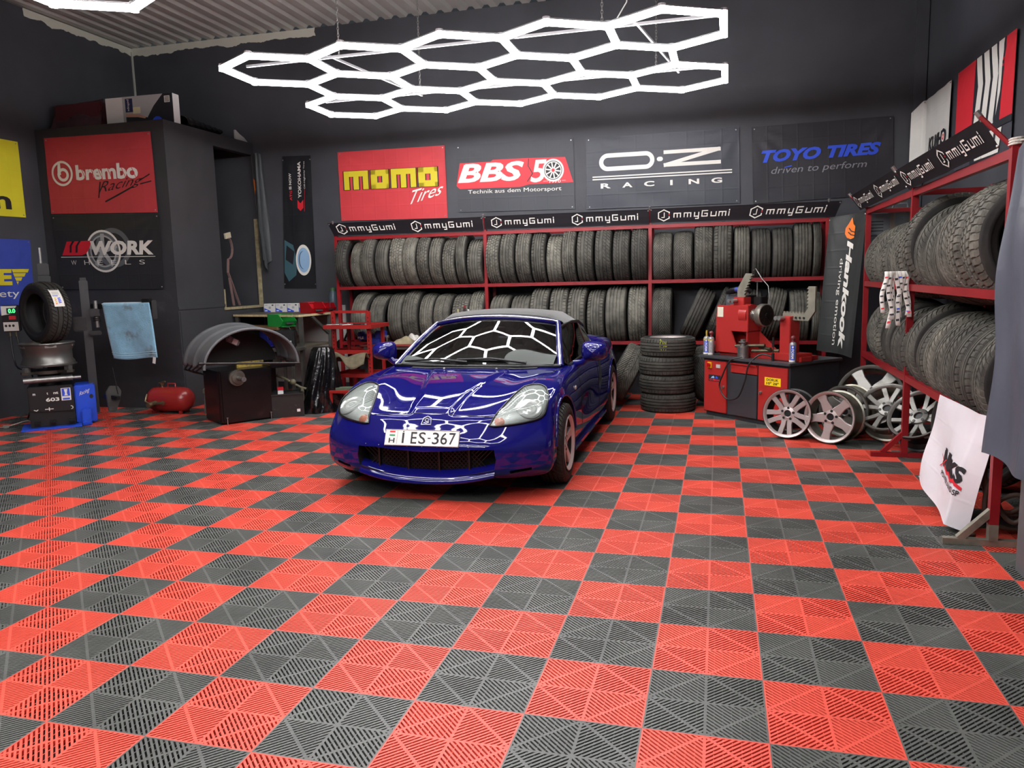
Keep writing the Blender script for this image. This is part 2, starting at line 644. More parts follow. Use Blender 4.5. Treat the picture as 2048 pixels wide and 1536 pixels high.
for nm, off, n in (('across', (.8, 0, 0), 13), ('along', (0, .8, 0), 17)):
    a = fl.modifiers.new(nm, 'ARRAY')
    a.use_relative_offset = False
    a.use_constant_offset = True
    a.constant_offset_displace = off
    a.count = n
struct(fl)
# ------------------------------------------------------------------ tyres and wheel rims
M_tread = rubber('tread_rubber', '#1d1d1c', '#77756a')
M_side = rubber('sidewall_rubber', '#191919', '#4a4944', .4, .9, 5.)

def tread_mesh(style):
    R, W = .31, .2
    hw = W * .415
    st = dict(summer=(4, .013, 48, 0., 'shoulder'), chevron=(2, .006, 54, 1.5, 'all'), ribbed=(4, .016, 40, 0., 'none'),
              block=(4, .011, 50, .35, 'all'), asym=(3, .012, 50, .8, 'outer'), sport=(4, .012, 50, 1.0, 'shoulder'))[style]
    ng, gw, N, skew, sip = st
    nr = ng + 1
    edges = [-hw + 2 * hw * i / nr for i in range(nr + 1)]
    if style in ('summer', 'ribbed', 'sport'):
        edges = [-hw, -hw * .58, -hw * .2, hw * .2, hw * .58, hw]
    xs = [(-hw - .015, .024, -1), (-hw - .006, .007, 0)]
    for r in range(nr):
        a, b = edges[r], edges[r + 1]
        a2, b2 = (a if r == 0 else a + gw / 2), (b if r == nr - 1 else b - gw / 2)
        k = 8 if skew and style in ('chevron', 'block') else 2
        for i in range(k + 1):
            xs.append((a2 + (b2 - a2) * i / k, 0, r))
        if r < nr - 1:
            xs += [(b2 + .0008, .011, -1), (b + gw / 2 - .0008, .011, -1)]
    xs += [(hw + .006, .007, nr - 1), (hw + .015, .024, -1)]
    P = []; F = []
    cols = len(xs)
    step = 2 * PI / N
    ph = (0, .70, .73, .97)
    for j in range(N):
        for q, f in enumerate(ph):
            for x, dep, rib in xs:
                sk = skew * abs(x) / R * 1.2 if style == 'chevron' else skew * x / R
                if style == 'block':
                    sk = (rib % 2) * step * .5 + skew * math.sin(x * 60) * .05
                has = sip == 'all' or (sip == 'shoulder' and rib in (0, nr - 1)) or (sip == 'outer' and rib != 1)
                if style == 'sport' and rib in (1, 3): has = True
                d = dep + (.0075 if (q >= 2 and has and rib >= 0) else 0)
                crown = .012 * (x / hw) ** 2
                rr = R - crown - d
                th = j * step + f * step + sk
                P.append((x, rr * math.cos(th), rr * math.sin(th)))
    M = N * 4
    for i in range(M):
        k = (i + 1) % M
        for c in range(cols - 1):
            F.append((i * cols + c, i * cols + c + 1, k * cols + c + 1, k * cols + c))
    b = MB(); b.add(P, F)
    return b.mesh('tread_' + style, [M_tread], None)

def carcass_mesh(rb=.195):
    R, W = .31, .2
    hw = W * .415
    pr = [(R - .030, -hw - .010), (R - .037, -hw - .0155), (R - .046, -W * .495), (R - .060, -W * .51), (R - .075, -W * .515), (rb + .035, -W * .49), (rb + .03, -W * .475), (rb + .012, -W * .455), (rb, -W * .42), (rb - .004, -W * .38), (rb + .006, -W * .35),
          (rb + .05, -W * .42), (R - .04, -W * .40), (R - .034, -W * .2), (R - .032, 0)]
    pr = pr + [(r, -h) for r, h in pr[-2::-1]]
    return MB().lathe(pr, d=(1, 0, 0), n=56).mesh('carcass', [M_side], 50)

TREADS = {k: tread_mesh(k) for k in ('summer', 'chevron', 'ribbed', 'block', 'asym', 'sport')}
CARC = carcass_mesh()

def tyre(style, R, W, c, rot, dust, label, group, name='car_tyre'):
    """c: centre of the tyre; axle along local x before rot"""
    o = bpy.data.objects.new(name, CARC)
    COL.objects.link(o)
    o.location = c
    o.rotation_euler = rot
    o.scale = (W / .2, R / .31, R / .31)
    o.color = (dust * .7, 0, 0, 1)
    tag(o, label, 'tyre', group)
    t = bpy.data.objects.new('tread', TREADS[style])
    COL.objects.link(t)
    t.parent = o
    t.color = (dust, 0, 0, 1)
    return o

ORD = ['leftmost', 'second', 'third', 'fourth', 'fifth', 'sixth', 'seventh', 'eighth', 'ninth', 'tenth', 'eleventh', 'twelfth']
LOOK = {'summer': 'straight-grooved', 'chevron': 'arrow-treaded', 'ribbed': 'smooth-ribbed', 'block': 'block-treaded', 'asym': 'slant-cut', 'sport': 'fine-ribbed'}
def shade(d):
    return 'pale dusty' if d > .85 else 'dusty grey' if d > .5 else 'dark grey' if d > .25 else 'clean black'

# ---- racks
M_red = mat('red_rack_paint', '#85161c', .38, spec=.5, var=.12, vs=5, dirt='#561014', ds=12, dth=.66)
BZ = dict(low=.69, mid=1.40, top=2.03)
rack = thing('tyre_rack', 'long red steel tyre rack with three bays along the back wall', 'rack', (0, 0, 0))
BX = [-3.71, -1.72, .26, 2.17]
FY, RY = 6.05, 6.40
for x in BX:
    MB().bar((x, FY, 0), (x, FY, 2.05), .04).build('front_post', [M_red], rack)
    MB().bar((x + (.0 if x else 0), RY, 0), (x, RY, 2.05), .04).build('rear_post', [M_red], rack)
    for z in BZ.values():
        MB().bar((x, FY, z - .02), (x, RY, z - .02), .034).build('cross_bar', [M_red], rack)
for a, b in zip(BX, BX[1:]):
    for z in BZ.values():
        for y, nm in ((FY, 'front_rail'), (RY, 'rear_rail')):
            MB().bar((a + .02, y, z - .02), (b - .02, y, z - .02), .036, .04).build(nm, [M_red], rack)

def rail_z(z, R, half=.175):
    return z + math.sqrt(max(0, (R + .004) ** 2 - half ** 2))

U1 = [(-3.6, .178, 1.951), (-3.405, .150, 1.892), (-3.235, .186, 1.925), (-3.044, .183, 1.912), (-2.854, .188, 1.937), (-2.667, .180, 1.941), (-2.497, .157, 1.936), (-2.335, .160, 1.909), (-2.164, .172, 1.972), (-2.015, .125, 1.929), (-1.845, .2, 1.991)]
U2 = [(-1.60, .175, 1.915), (-1.417, .185, 1.929), (-1.227, .186, 1.932), (-1.045, .175, 1.915), (-.855, .196, 1.888), (-.671, .165, 1.932), (-.482, .2, 1.951), (-.272, .2, 1.947), (-.065, .2, 1.959), (.140, .195, 1.955)]
U3 = [(.404, .228, 1.98), (.636, .225, 1.978), (.86, .214, 1.955), (1.077, .212, 1.946), (1.278, .182, 1.9), (1.482, .216, 1.994), (1.708, .226, 1.978), (1.925, .2, 1.907), (2.07, .09, 1.906)]
L1 = [(-3.36, .23, 1.322), (-3.125, .211, 1.307), (-2.912, .2, 1.249), (-2.697, .215, 1.234), (-2.492, .185, 1.306), (-2.28, .225, 1.302), (-2.052, .222, 1.298), (-1.84, .19, 1.315)]
L2 = [(-1.55, .25, 1.263), (-1.293, .248, 1.267), (-1.046, .231, 1.325), (-.817, .222, 1.326), (-.588, .224, 1.332), (-.367, .212, 1.307), (-.131, .25, 1.343), (.112, .22, 1.348)]
SU1 = ['summer', 'chevron', 'summer', 'ribbed', 'block', 'chevron', 'block', 'asym', 'block', 'ribbed', 'summer']
DU1 = [.25, .85, .62, .5, 1.1, 1.1, .6, .75, .7, .6, .62]
SU2 = ['block', 'asym', 'sport', 'summer', 'asym', 'sport', 'asym', 'asym', 'sport', 'sport']
DU2 = [.85, .55, .7, .5, 1.0, .7, .42, .36, .32, .3]
SU3 = ['chevron', 'chevron', 'sport', 'summer', 'ribbed', 'ribbed', 'ribbed', 'ribbed', 'ribbed']
DU3 = [.6, .55, .5, .45, .7, .3, .3, .5, .5]
SL1 = ['ribbed', 'asym', 'ribbed', 'sport', 'sport', 'chevron', 'block', 'sport']
DL1 = [.75, .7, .55, .6, .8, .75, .8, .95]
SL2 = ['ribbed', 'ribbed', 'summer', 'summer', 'summer', 'summer', 'ribbed', 'sport']
DL2 = [.6, .55, .65, .7, .65, .6, .75, 1.0]
def fill(rows, styles, dusts, z, shelf, bay, group):
    for i, ((x, w, zt), s, d) in enumerate(zip(rows, styles, dusts)):
        R = .315
        for _ in range(8):
            R = max(.255, min(.345, zt - rail_z(z, R) + .012))
        yaw = rnd.uniform(-.03, .03)
        if shelf == 'lower' and bay == 'left' and i < 2: yaw = -.12
        o = 'leftmost' if i == 0 else ORD[i] + ' from left'
        tyre(s, R, w * .97, (x, (FY + RY) / 2, rail_z(z, R)), (rnd.choice((0, PI / 2, PI, -PI / 2)), 0, yaw), d,
             f'{shade(d)} {LOOK[s]} tyre, {o} on the {shelf} shelf, {bay} bay of back rack', f'tyres on the back rack, {shelf} shelf')
fill(U1, SU1, DU1, BZ['mid'], 'upper', 'left', 0)
fill(U2, SU2, DU2, BZ['mid'], 'upper', 'middle', 0)
fill(U3, SU3, DU3, BZ['mid'], 'upper', 'right', 0)
fill(L1, SL1, DL1, BZ['low'], 'lower', 'left', 0)
fill(L2, SL2, DL2, BZ['low'], 'lower', 'middle', 0)
# right bay, lower shelf: one upright, the rest leaning
for i, (x, w, R, lean, s, d) in enumerate([(.40, .235, .335, 0, 'chevron', .45), (.80, .22, .31, .42, 'ribbed', .3), (1.08, .22, .31, .40, 'sport', .3), (1.36, .2, .305, .22, 'ribbed', .25),
                                          (1.62, .215, .31, .26, 'ribbed', .6), (1.90, .22, .305, 0, 'ribbed', .6), (2.08, .11, .30, 0, 'ribbed', .55)]):
    o = 'leftmost' if i == 0 else ORD[i] + ' from left'
    zz = rail_z(BZ['low'], R) + (w / 2 * math.sin(lean))
    tyre(s, R, w * .96, (x, (FY + RY) / 2, zz), Matrix.Rotation(lean, 3, 'Y').to_euler(), d,
         f'{"leaning " if lean else ""}{shade(d)} tyre, {o} on the lower shelf, right bay of back rack', 'tyres on the back rack, lower shelf')
# tyres leaning on the floor under the rack, and one behind the stack
tyre('chevron', .335, .235, (-.25, 6.03, .36), Matrix.Rotation(-.45, 3, 'Y').to_euler(), .75, 'dusty arrow-treaded tyre on the floor leaning left behind the blue car', 'tyre', 'car_tyre')
tyre('chevron', .335, .245, (.02, 5.62, .375), (Matrix.Rotation(.08, 3, 'Z') @ Matrix.Rotation(.50, 3, 'Y')).to_euler(), .7, 'dusty arrow-treaded tyre leaning right between the car and the tyre stack', 'tyre', 'car_tyre')
tyre('chevron', .33, .23, (.95, 5.78, .345), (Matrix.Rotation(-.5, 3, 'Z') @ Matrix.Rotation(-.12, 3, 'Y')).to_euler(), .3, 'dark tyre on the floor behind the stack and the red cabinet', 'tyre', 'car_tyre')

# ---- right rack
rr = thing('tyre_rack', 'red steel tyre rack with two bays along the right wall', 'rack', (0, 0, 0))
RX0, RX1 = 2.45, 2.98
PY = [1.30, 3.37, 5.27]
RZ = dict(low=.645, mid=1.345, top=2.05)
M_raw = mat('unpainted_steel', '#8d8a7c', .5, .6, var=.25, vs=14)
for i, y in enumerate(PY):
    m = MB()
    m.bar((RX0, y, .12 if i == 0 else .03), (RX0, y, 2.07), .045)
    if i == 0: m.bar((RX0, y, .03), (RX0, y, .12), .045, mi=1)
    m.build('front_post', [M_red, M_raw], rr)
    MB().bar((RX1, y, 0), (RX1, y, 2.07), .045).build('rear_post', [M_red], rr)
    for z in RZ.values():
        MB().bar((RX0, y, z - .02), (RX1, y, z - .02), .038).build('cross_bar', [M_red], rr)
    m = MB().bar((RX0 - .24, y, .018), (RX1, y, .018), .04, .034)
    m.bar((RX0 - .16, y, .03), (RX0 - .01, y, .19), .035)
    m.build('foot', [M_raw if i == 0 else M_red], rr)
for a, b in zip(PY, PY[1:]):
    for z in RZ.values():
        MB().bar((RX0, a + .022, z - .02), (RX0, b - .022, z - .02), .04, .05).build('front_rail', [M_red], rr)
        MB().bar((RX1, a + .022, z - .02), (RX1, b - .022, z - .02), .04, .05).build('rear_rail', [M_red], rr)
RC = (RX0 + RX1) / 2
def rtyre(s, R, w, y, z, d, tilt, label, group, yaw=0., dx=0.):
    half = (RX1 - RX0) / 2
    c = (RC + dx, y, rail_z(z, R, half))
    rot = (Matrix.Rotation(PI / 2 + yaw, 3, 'Z') @ Matrix.Rotation(tilt, 3, 'Y') @ Matrix.Rotation(rnd.choice((0, PI / 2, PI)), 3, 'X')).to_euler()
    return tyre(s, R, w, c, rot, d, label, group)
NU = [(1.70, .30, .37, 'block', .75), (2.00, .275, .37, 'block', .85), (2.27, .24, .36, 'sport', .8), (2.50, .2, .33, 'ribbed', .5), (2.70, .2, .335, 'asym', .55), (2.93, .22, .345, 'asym', .5), (3.18, .22, .38, 'block', .55)]
PLACE = ['nearest the camera', 'second from near post', 'third from near post', 'fourth from near post', 'fifth from near post', 'sixth from near post', 'seventh from near post', 'eighth from near post', 'ninth from near post', 'tenth from near post', 'eleventh from near post', 'twelfth from near post', 'farthest from the camera']
for i, (y, w, R, s, d) in enumerate(NU):
    rtyre(s, R, w * .97, y, RZ['mid'], d, 0, f'{shade(d)} {LOOK[s]} tyre on right rack, upper shelf, near bay, {PLACE[i]}', 'tyres on the right rack, upper shelf')
FU = [(3.56, .22, .345, 'block', .75), (3.78, .21, .335, 'sport', .8), (4.0, .22, .33, 'asym', .65), (4.25, .215, .33, 'block', .7), (4.52, .22, .33, 'asym', .7), (4.78, .22, .325, 'block', .7), (5.02, .22, .325, 'summer', .65)]
for i, (y, w, R, s, d) in enumerate(FU):
    rtyre(s, R, w * .97, y, RZ['mid'], d, 0, f'{shade(d)} {LOOK[s]} tyre on right rack, upper shelf, far bay, {"nearest the middle post" if i == 0 else PLACE[i].replace("near", "middle")}', 'tyres on the right rack, upper shelf')
NL = [(1.55, .19, .33, 'sport', .5), (1.76, .19, .33, 'summer', .4), (1.96, .19, .33, 'summer', .4), (2.16, .19, .33, 'sport', .45), (2.38, .2, .325, 'sport', .6), (2.60, .2, .33, 'sport', .85), (2.82, .2, .325, 'summer', .45), (3.08, .23, .345, 'asym', .5), (3.42, .2, .325, 'summer', .4), (3.68, .21, .325, 'asym', .45), (3.98, .22, .335, 'ribbed', .3), (4.32, .25, .345, 'block', .75), (4.62, .26, .35, 'asym', .6)]
for i, (y, w, R, s, d) in enumerate(NL):
    rtyre(s, R, w * .97, y, RZ['low'], d, 0, f'{shade(d)} {LOOK[s]} tyre on right rack, lower shelf, {PLACE[i]}', 'tyres on the right rack, lower shelf')

# ---- wheel rims
M_alloy = mat('alloy_silver', '#b9aeaa', .32, .45, dirt='#8b827c', ds=9, dth=.62)
M_alloyd = mat('dull_alloy', '#86857f', .36, .5, dirt='#5b5a54', ds=6, dth=.55)
M_barrel = mat('barrel_metal', '#8d8c80', .36, .8, dirt='#5b5a3c', ds=4, dth=.52)
M_black = mat('black_plastic', '#0d0d0e', .45)
def spoke_poly(kind, R):
    """plan outlines (radial, tangential) of one spoke group"""
    if kind == 'five':
        return [[(R * .16, -R * .19), (R * .34, -R * .19), (R * .62, -R * .145), (R * .94, -R * .20), (R * .94, R * .20), (R * .62, R * .145), (R * .34, R * .19), (R * .16, R * .19)]]
    if kind == 'twin':
        a = [(R * .2, -R * .24), (R * .42, -R * .215), (R * .95, -R * .325), (R * .95, -R * .115), (R * .48, -R * .03), (R * .2, -.0)]
        return [a, [(x, -y) for x, y in a[::-1]]]
    if kind == 'wye':
        a = [(R * .14, -R * .09), (R * .38, -R * .14), (R * .66, -R * .27), (R * .94, -R * .40), (R * .94, -R * .22), (R * .68, -R * .10), (R * .44, .0), (R * .14, R * .06)]
        return [a, [(x, -y) for x, y in a[::-1]]]
    if kind == 'car':
        return [[(R * .16, -R * .15), (R * .4, -R * .13), (R * .94, -R * .19), (R * .94, R * .19), (R * .4, R * .13), (R * .16, R * .15)]]
def make_rim(label, kind, R=.215, W=.19, n=5, mats=None, name='alloy_wheel_rim', parent=None, dish=.0, group=None):
    """axle along local x, face towards +x"""
    fm, bmx = mats or (M_alloy, M_barrel)
    t = parent if parent is not None else thing(name, label, 'wheel rim', group=group)
    h = W / 2
    pr = [(R, h), (R + .002, h - .008), (R - .012, h - .018), (R - .02, h * .55), (R - .035, h * .3), (R - .035, -h * .45), (R - .015, -h * .7), (R - .012, -h + .016), (R + .002, -h + .01), (R, -h),
          (R - .008, -h), (R - .022, -h + .02), (R - .045, -h * .4), (R - .045, h * .3), (R - .03, h * .58), (R - .018, h - .012)]
    MB().lathe(pr, d=(1, 0, 0), n=56, close=True).build('barrel', [bmx], t, 40)
    f = h * .86 - dish
    MB().lathe([(R - .004, h + .001), (R - .006, h + .004), (R - .02, h - .002), (R - .03, f - .004)], d=(1, 0, 0), n=56).build('lip', [fm], t, 40)
    for k in range(n):
        a = 2 * PI * k / n + .3
        ur = Vector((0, math.cos(a), math.sin(a))); ut = Vector((0, -math.sin(a), math.cos(a)))
        b = MB()
        for poly in spoke_poly(kind, R):
            P = []
            for dx, sh in ((-.026, 1.), (-.004, 1.), (0, .86)):
                cy = sum(p[1] for p in poly) / len(poly)
                for r, q in poly:
                    sag = -.018 * (1 - (r / R)) * (1 if kind != 'wye' else 2.2)
                    P.append(Vector((f + sag + dx, 0, 0)) + ur * r + ut * (cy + (q - cy) * sh))
            L = len(poly)
            F = [tuple(range(2 * L, 3 * L)), tuple(range(L - 1, -1, -1))]
            for s in (0, 1):
                F += [(s * L + i, s * L + (i + 1) % L, (s + 1) * L + (i + 1) % L, (s + 1) * L + i) for i in range(L)]
            b.add(P, F)
        b.build('spoke', [fm], t)
    b = MB()
    b.lathe([(R * .14, f - .03), (R * .14, f - .010), (R * .155, f - .008), (R * .29, f - .014), (R * .31, f - .022), (R * .31, f - .04), (R * .14, f - .04)], d=(1, 0, 0), n=40)
    b.build('hub', [fm], t, 40)
    b = MB()
    for k in range(5):
        a = 2 * PI * k / 5 + .3 + PI / 5
        b.cyl((f - .02, R * .235 * math.cos(a), R * .235 * math.sin(a)), (f - .0085, R * .235 * math.cos(a), R * .235 * math.sin(a)), R * .052, n=12)
    b.cyl((f - .05, 0, 0), (f - .022, 0, 0), R * .145, n=20)
    b.build('bolt_hole', [M_black], t)
    return t
def face_dir(nrm, spin=0.):
    """rotation that turns local +x to nrm"""
    nrm = Vector(nrm).normalized()
    q = Vector((1, 0, 0)).rotation_difference(nrm)
    return (q.to_matrix() @ Matrix.Rotation(spin, 3, 'X')).to_euler()
def put(o, loc, nrm, spin=0.):
    o.location = loc
    o.rotation_euler = face_dir(nrm, spin)
put(make_rim('machined twin-spoke alloy rim standing before the red cabinet', 'twin', .215, .2, 5, (M_alloy, mat('black_barrel', '#2a2a29', .4, .5))), (1.66, 4.02, .218), (-.45, -1, .12), .4)
put(make_rim('silver five-spoke alloy rim standing nearest the camera', 'five', .222, .2, 5), (2.0, 3.86, .224), (-.62, -1, .10), .33)
put(make_rim('bare alloy rim standing behind the five-spoke rim, only its edge showing', 'five', .23, .17, 5, (M_alloyd, M_barrel)), (2.15, 4.12, .232), (-.75, -1, .05), .9)
put(make_rim('large wide-spoke alloy rim leaning at the back of the rim pile', 'five', .285, .2, 5, (M_alloyd, M_barrel)), (2.38, 4.38, .31), (-.35, -1, .45), .0)
put(make_rim('grey double-spoke alloy rim tilted on the rim pile under the rack', 'wye', .235, .18, 5, (M_alloyd, M_barrel)), (2.44, 3.92, .26), (-.55, -1, 1.0), .2)
put(make_rim('dark rimmed double-spoke alloy wheel tilted beside the middle rack post', 'wye', .235, .19, 5, (M_alloyd, M_black)), (2.60, 3.50, .27), (-.75, -.8, 1.0), .8)
tyre('ribbed', .31, .2, (2.78, 2.98, .31), (0, 0, .35), .35, 'dark tyre standing on the floor under the right rack behind the white flag', 'tyre', 'car_tyre')
tyre('summer', .30, .2, (2.76, 2.5, .305), (0, 0, .9), .3, 'dark tyre on the floor under the near bay of the right rack', 'tyre', 'car_tyre')

# ---- stack of four wheels
for k in range(4):
    z = .1 + k * .199
    c = (.495 + (.012, .0, -.006, .01)[k], 5.37, z)
    o = thing('wheel', ['wheel at the bottom of the four-wheel stack', 'second wheel from the floor in the four-wheel stack', 'third wheel from the floor in the four-wheel stack', 'top wheel of the stack with yellow chalk writing and silver rim'][k], 'wheel', c, group='wheels stacked by the red cabinet', rot=(0, -PI / 2, 0))
    a = bpy.data.objects.new('tyre', CARC); b = bpy.data.objects.new('tread', TREADS['summer'])
    for q in (a, b):
        COL.objects.link(q)
        q.scale = (1.0, .965, .965)
        q.color = (.28, 0, 0, 1)
    a.parent = o
    b.parent = a
    b.scale = (1, 1, 1)
    make_rim('', 'five', .2, .18, 5, parent=o)
    o.rotation_euler = (k * .7 if k < 3 else .2, -PI / 2, 0)
M_chalk = mat('yellow_chalk', '#b9c23a', .9)
pr = Print()
for pts in ([(0, .9), (.1, 1), (.2, .85), (.02, .7)], [(.02, .65), (.0, .2), (.15, .3), (.22, .1)], [(.1, .6), (.3, .55)], [(.45, .85), (.35, .5), (.62, .45)], [(.6, .8), (.5, .1)], [(.85, .8), (.7, .45), (.95, .45)], [(.85, .65), (.8, 0)]):
    pr.stroke(pts, .045, 'y', asp=1.4)
def on_stack(u, v, h):
    a = -PI / 2 - .22 + u * .26
    r = .2935 + h
    return Vector((.505 + r * math.cos(a), 5.37 + r * math.sin(a), .66 + v * .13))
top = [o for o in bpy.data.objects if o.name.startswith('wheel') and o.get('label', '').startswith('top wheel')][0]
bpy.context.view_layer.update()
pr.wrap(on_stack, top, dict(y=M_chalk), cut=.1, lift=.001, name='chalk_mark', matrix=top.matrix_world.inverted())
# ------------------------------------------------------------------ flags and banners
def cloth(name, col, rough=.55, sheen=.2, folds=(9, 5), spec=.4):
    """printed polyester: weave noise and the grid of creases left by folding"""
    m = mat(name, col, rough, spec=spec, sheen=sheen, var=.06, vs=3)
    nt = m.node_tree
    L = nt.links.new
    uv = nd(nt, 'ShaderNodeUVMap')
    sp = nd(nt, 'ShaderNodeSeparateXYZ')
    L(uv.outputs[0], sp.inputs[0])
    hs = []
    for k, c in zip(folds, ('X', 'Y')):
        a = nd(nt, 'ShaderNodeMath', operation='MULTIPLY'); a.inputs[1].default_value = k
        L(sp.outputs[c], a.inputs[0])
        f = nd(nt, 'ShaderNodeMath', operation='PINGPONG'); f.inputs[1].default_value = .5
        L(a.outputs[0], f.inputs[0])
        r = nd(nt, 'ShaderNodeMapRange', interpolation_type='SMOOTHSTEP', i_From_Min=0., i_From_Max=.09)
        L(f.outputs[0], r.inputs['Value'])
        hs.append(r.outputs[0])
    ad = nd(nt, 'ShaderNodeMath', operation='ADD')
    L(hs[0], ad.inputs[0]); L(hs[1], ad.inputs[1])
    n = nd(nt, 'ShaderNodeTexNoise', i_Scale=7., i_Detail=5.)
    L(uv.outputs[0], n.inputs['Vector'])
    s = nd(nt, 'ShaderNodeMath', operation='MULTIPLY_ADD'); s.inputs[1].default_value = 2.2
    L(n.outputs['Fac'], s.inputs[0]); L(ad.outputs[0], s.inputs[2])
    bp = nd(nt, 'ShaderNodeBump', i_Strength=.13, i_Distance=.006)
    L(s.outputs[0], bp.inputs['Height'])
    L(bp.outputs[0], nt.nodes['Principled BSDF'].inputs['Normal'])
    return m

INK = {'w': mat('white_print', '#e3e1d8', .6), 'k': mat('black_print', '#15151a', .6), 'r': mat('red_print', '#d32330', .55), 'y': mat('yellow_print', '#d2c322', .6),
       'b': mat('blue_print', '#2b4fd0', .6), 'g': mat('grey_print', '#84848a', .6), 'o': mat('orange_print', '#ee7a22', .6), 't': mat('teal_print', '#3d5f68', .5), 'l': mat('pale_blue_print', '#8fb4d6', .5),
       'd': mat('dark_print', '#1a1d24', .6), 's': mat('silver_print', '#a4a6a6', .5), 'm': mat('mid_grey_print', '#5d6062', .5)}
M_grom = mat('screw_head', '#a9aaa6', .35, .8)

def surf(TL, TR, BL, BR, amp, seed, sag=0.):
    TL, TR, BL, BR = [Vector(p) for p in (TL, TR, BL, BR)]
    N = (TR - TL).cross(TL - BL).normalized()
    r = random.Random(seed)
    ks = [(r.uniform(2, 7), r.uniform(-5, 5), r.uniform(0, 6.3), r.uniform(.3, 1)) for _ in range(6)]
    def fn(u, v, h=0.):
        p = (BL * (1 - u) + BR * u) * (1 - v) + (TL * (1 - u) + TR * u) * v
        a = sum(c * math.sin(x * u * 2 + y * v * 2 + q) for x, y, q, c in ks) / 3
        e = min(1, 8 * min(u + .02, 1.02 - u)) * min(1, 8 * min(v + .02, 1.02 - v))
        e = .25 + .75 * max(0, e)
        # tension folds running out of the pinned corners
        cr = 0
        for cu, cv in ((0, 1), (1, 1)):
            d = math.hypot((u - cu) * 1.5, v - cv)
            an = math.atan2(abs(v - cv), abs(u - cu) * 1.5 + 1e-6)
            cr += math.sin(an * 13 + seed) * math.exp(-((d - .25) / .25) ** 2) * .5
        z = amp * (1 + e * (a + cr))
        return p + N * (max(0, z) + .004 + h) - Vector((0, 0, sag * (1 - (2 * u - 1) ** 2) * v))
    return fn

def flag(name, label, cat, corners, m, prints=None, amp=.006, seed=1, nu=40, nv=26, cut=.05, pins=((.02, .97), (.98, .97), (.02, .03), (.98, .03)), group=None, fn=None, sag=0., inks=INK, back=None):
    fn = fn or surf(*corners, amp, seed, sag)
    b = MB().grid(lambda u, v: fn(u, v), nu, nv)
    o = b.build(name, [m], None, 180)
    uvl = o.data.uv_layers.new(name='UVMap')
    for p in o.data.polygons:
        for li, vi in zip(p.loop_indices, p.vertices):
            uvl.data[li].uv = ((vi % (nu + 1)) / nu, (vi // (nu + 1)) / nv)
    tag(o, label, cat, group)
    N = (Vector(corners[1]) - Vector(corners[0])).cross(Vector(corners[0]) - Vector(corners[2])).normalized()
    for u, v in pins:
        c = fn(u, v)
        MB().cyl(c - N * .002, c + N * .007, .009, .006, n=10).build('grommet_screw', [M_grom], o)
    if prints:
        prints.wrap(fn, o, inks, cut)
    return o

Y = 'flag'
# red flag with the round b emblem
p = Print()
asp = .6
p.ring((.147, .528), .135, .165, 'w', asp=asp)
p.ring((.155, .51), .05, .088, 'w', asp=asp)
p.poly([(.112, .69), (.135, .66), (.135, .51), (.104, .51)], 'w')
p.text('brembo', (.275, .43, .855, .63), 'w', bold=.035)
for x in (.32, .41, .48, .57, .70, .79):
    p.stroke([(x, .62), (x + .045, .44)], .008, 'r', 2, asp)
p.text('Racing', ((.47, .215), (.87, .33), (.50, .40), (.90, .47)), 'k', 2, shear=.35, bold=-.008)
p.stroke([(.50, .395), (.475, .205)], .018, 'k', 2, asp)
p.stroke([(.535, .15), (.80, .33)], .02, 'k', 2, asp)
p.stroke([(.86, .40), (.955, .475)], .014, 'k', 2, asp)
p.stroke([(.87, .36), (.965, .39)], .014, 'k', 2, asp)
flag('racing_flag', 'red flag with round white emblem and black script on the dark closet front', Y, ((-6.804, 4.742, 3.254), (-5.303, 4.742, 3.233), (-6.807, 4.742, 2.366), (-5.294, 4.742, 2.319)), cloth('red_flag_cloth', '#b8363e'), p, .007, 3)

# black flag with the chrome wheel
p = Print()
asp = .6
p.poly([(.06, .465), (.118, .65), (.36, .66), (.335, .56), (.30, .49), (.255, .463)], 'r', 2)
for x in (.175, .235):
    p.poly([(x, .655), (x + .022, .655), (x - .012, .59), (x - .022, .50), (x - .042, .50), (x - .032, .59)], 'k', 3)
def wheel_art(p, c, rx, ry, layer, a='s', b='m'):
    s = rx / ry
    p.ring(c, ry * .9, ry, 'w', layer, asp=s)
    p.ring(c, ry * .74, ry * .9, b, layer, asp=s)
    p.ring(c, ry * .68, ry * .76, a, layer + .2, asp=s)
    p.ring(c, 0.001, ry * .2, a, layer + .3, asp=s)
    for k in range(5):
        t = PI / 2 + 2 * PI * k / 5
        e = (c[0] + rx * .72 * math.cos(t), c[1] + ry * .72 * math.sin(t))
        p.stroke([c, e], ry * .22, a, layer + .1, asp=s)
p.ring((.56, .56), .20, .265, 'm', 1, asp=.62)
wheel_art(p, (.465, .515), .165, .285, 1.2)
p.text('WORK', (.345, .462, .93, .655), 'w', 4, bold=.045, shear=.12)
p.stroke([(.05, .44), (.94, .44)], .008, 'w', 4, asp)
for i, ch in enumerate('WHEELS'):
    x = .165 + i * .13
    p.text(ch, (x - .026, .335, x + .026, .395), 'w', 3.5, bold=-.01)
flag('wheel_flag', 'black flag with chrome wheel, red emblem and white lettering below the red flag', Y, ((-6.81, 4.742, 2.343), (-5.282, 4.742, 2.301), (-6.774, 4.742, 1.455), (-5.294, 4.742, 1.432)), cloth('black_flag_cloth', '#1b1c1f', .5), p, .009, 8)

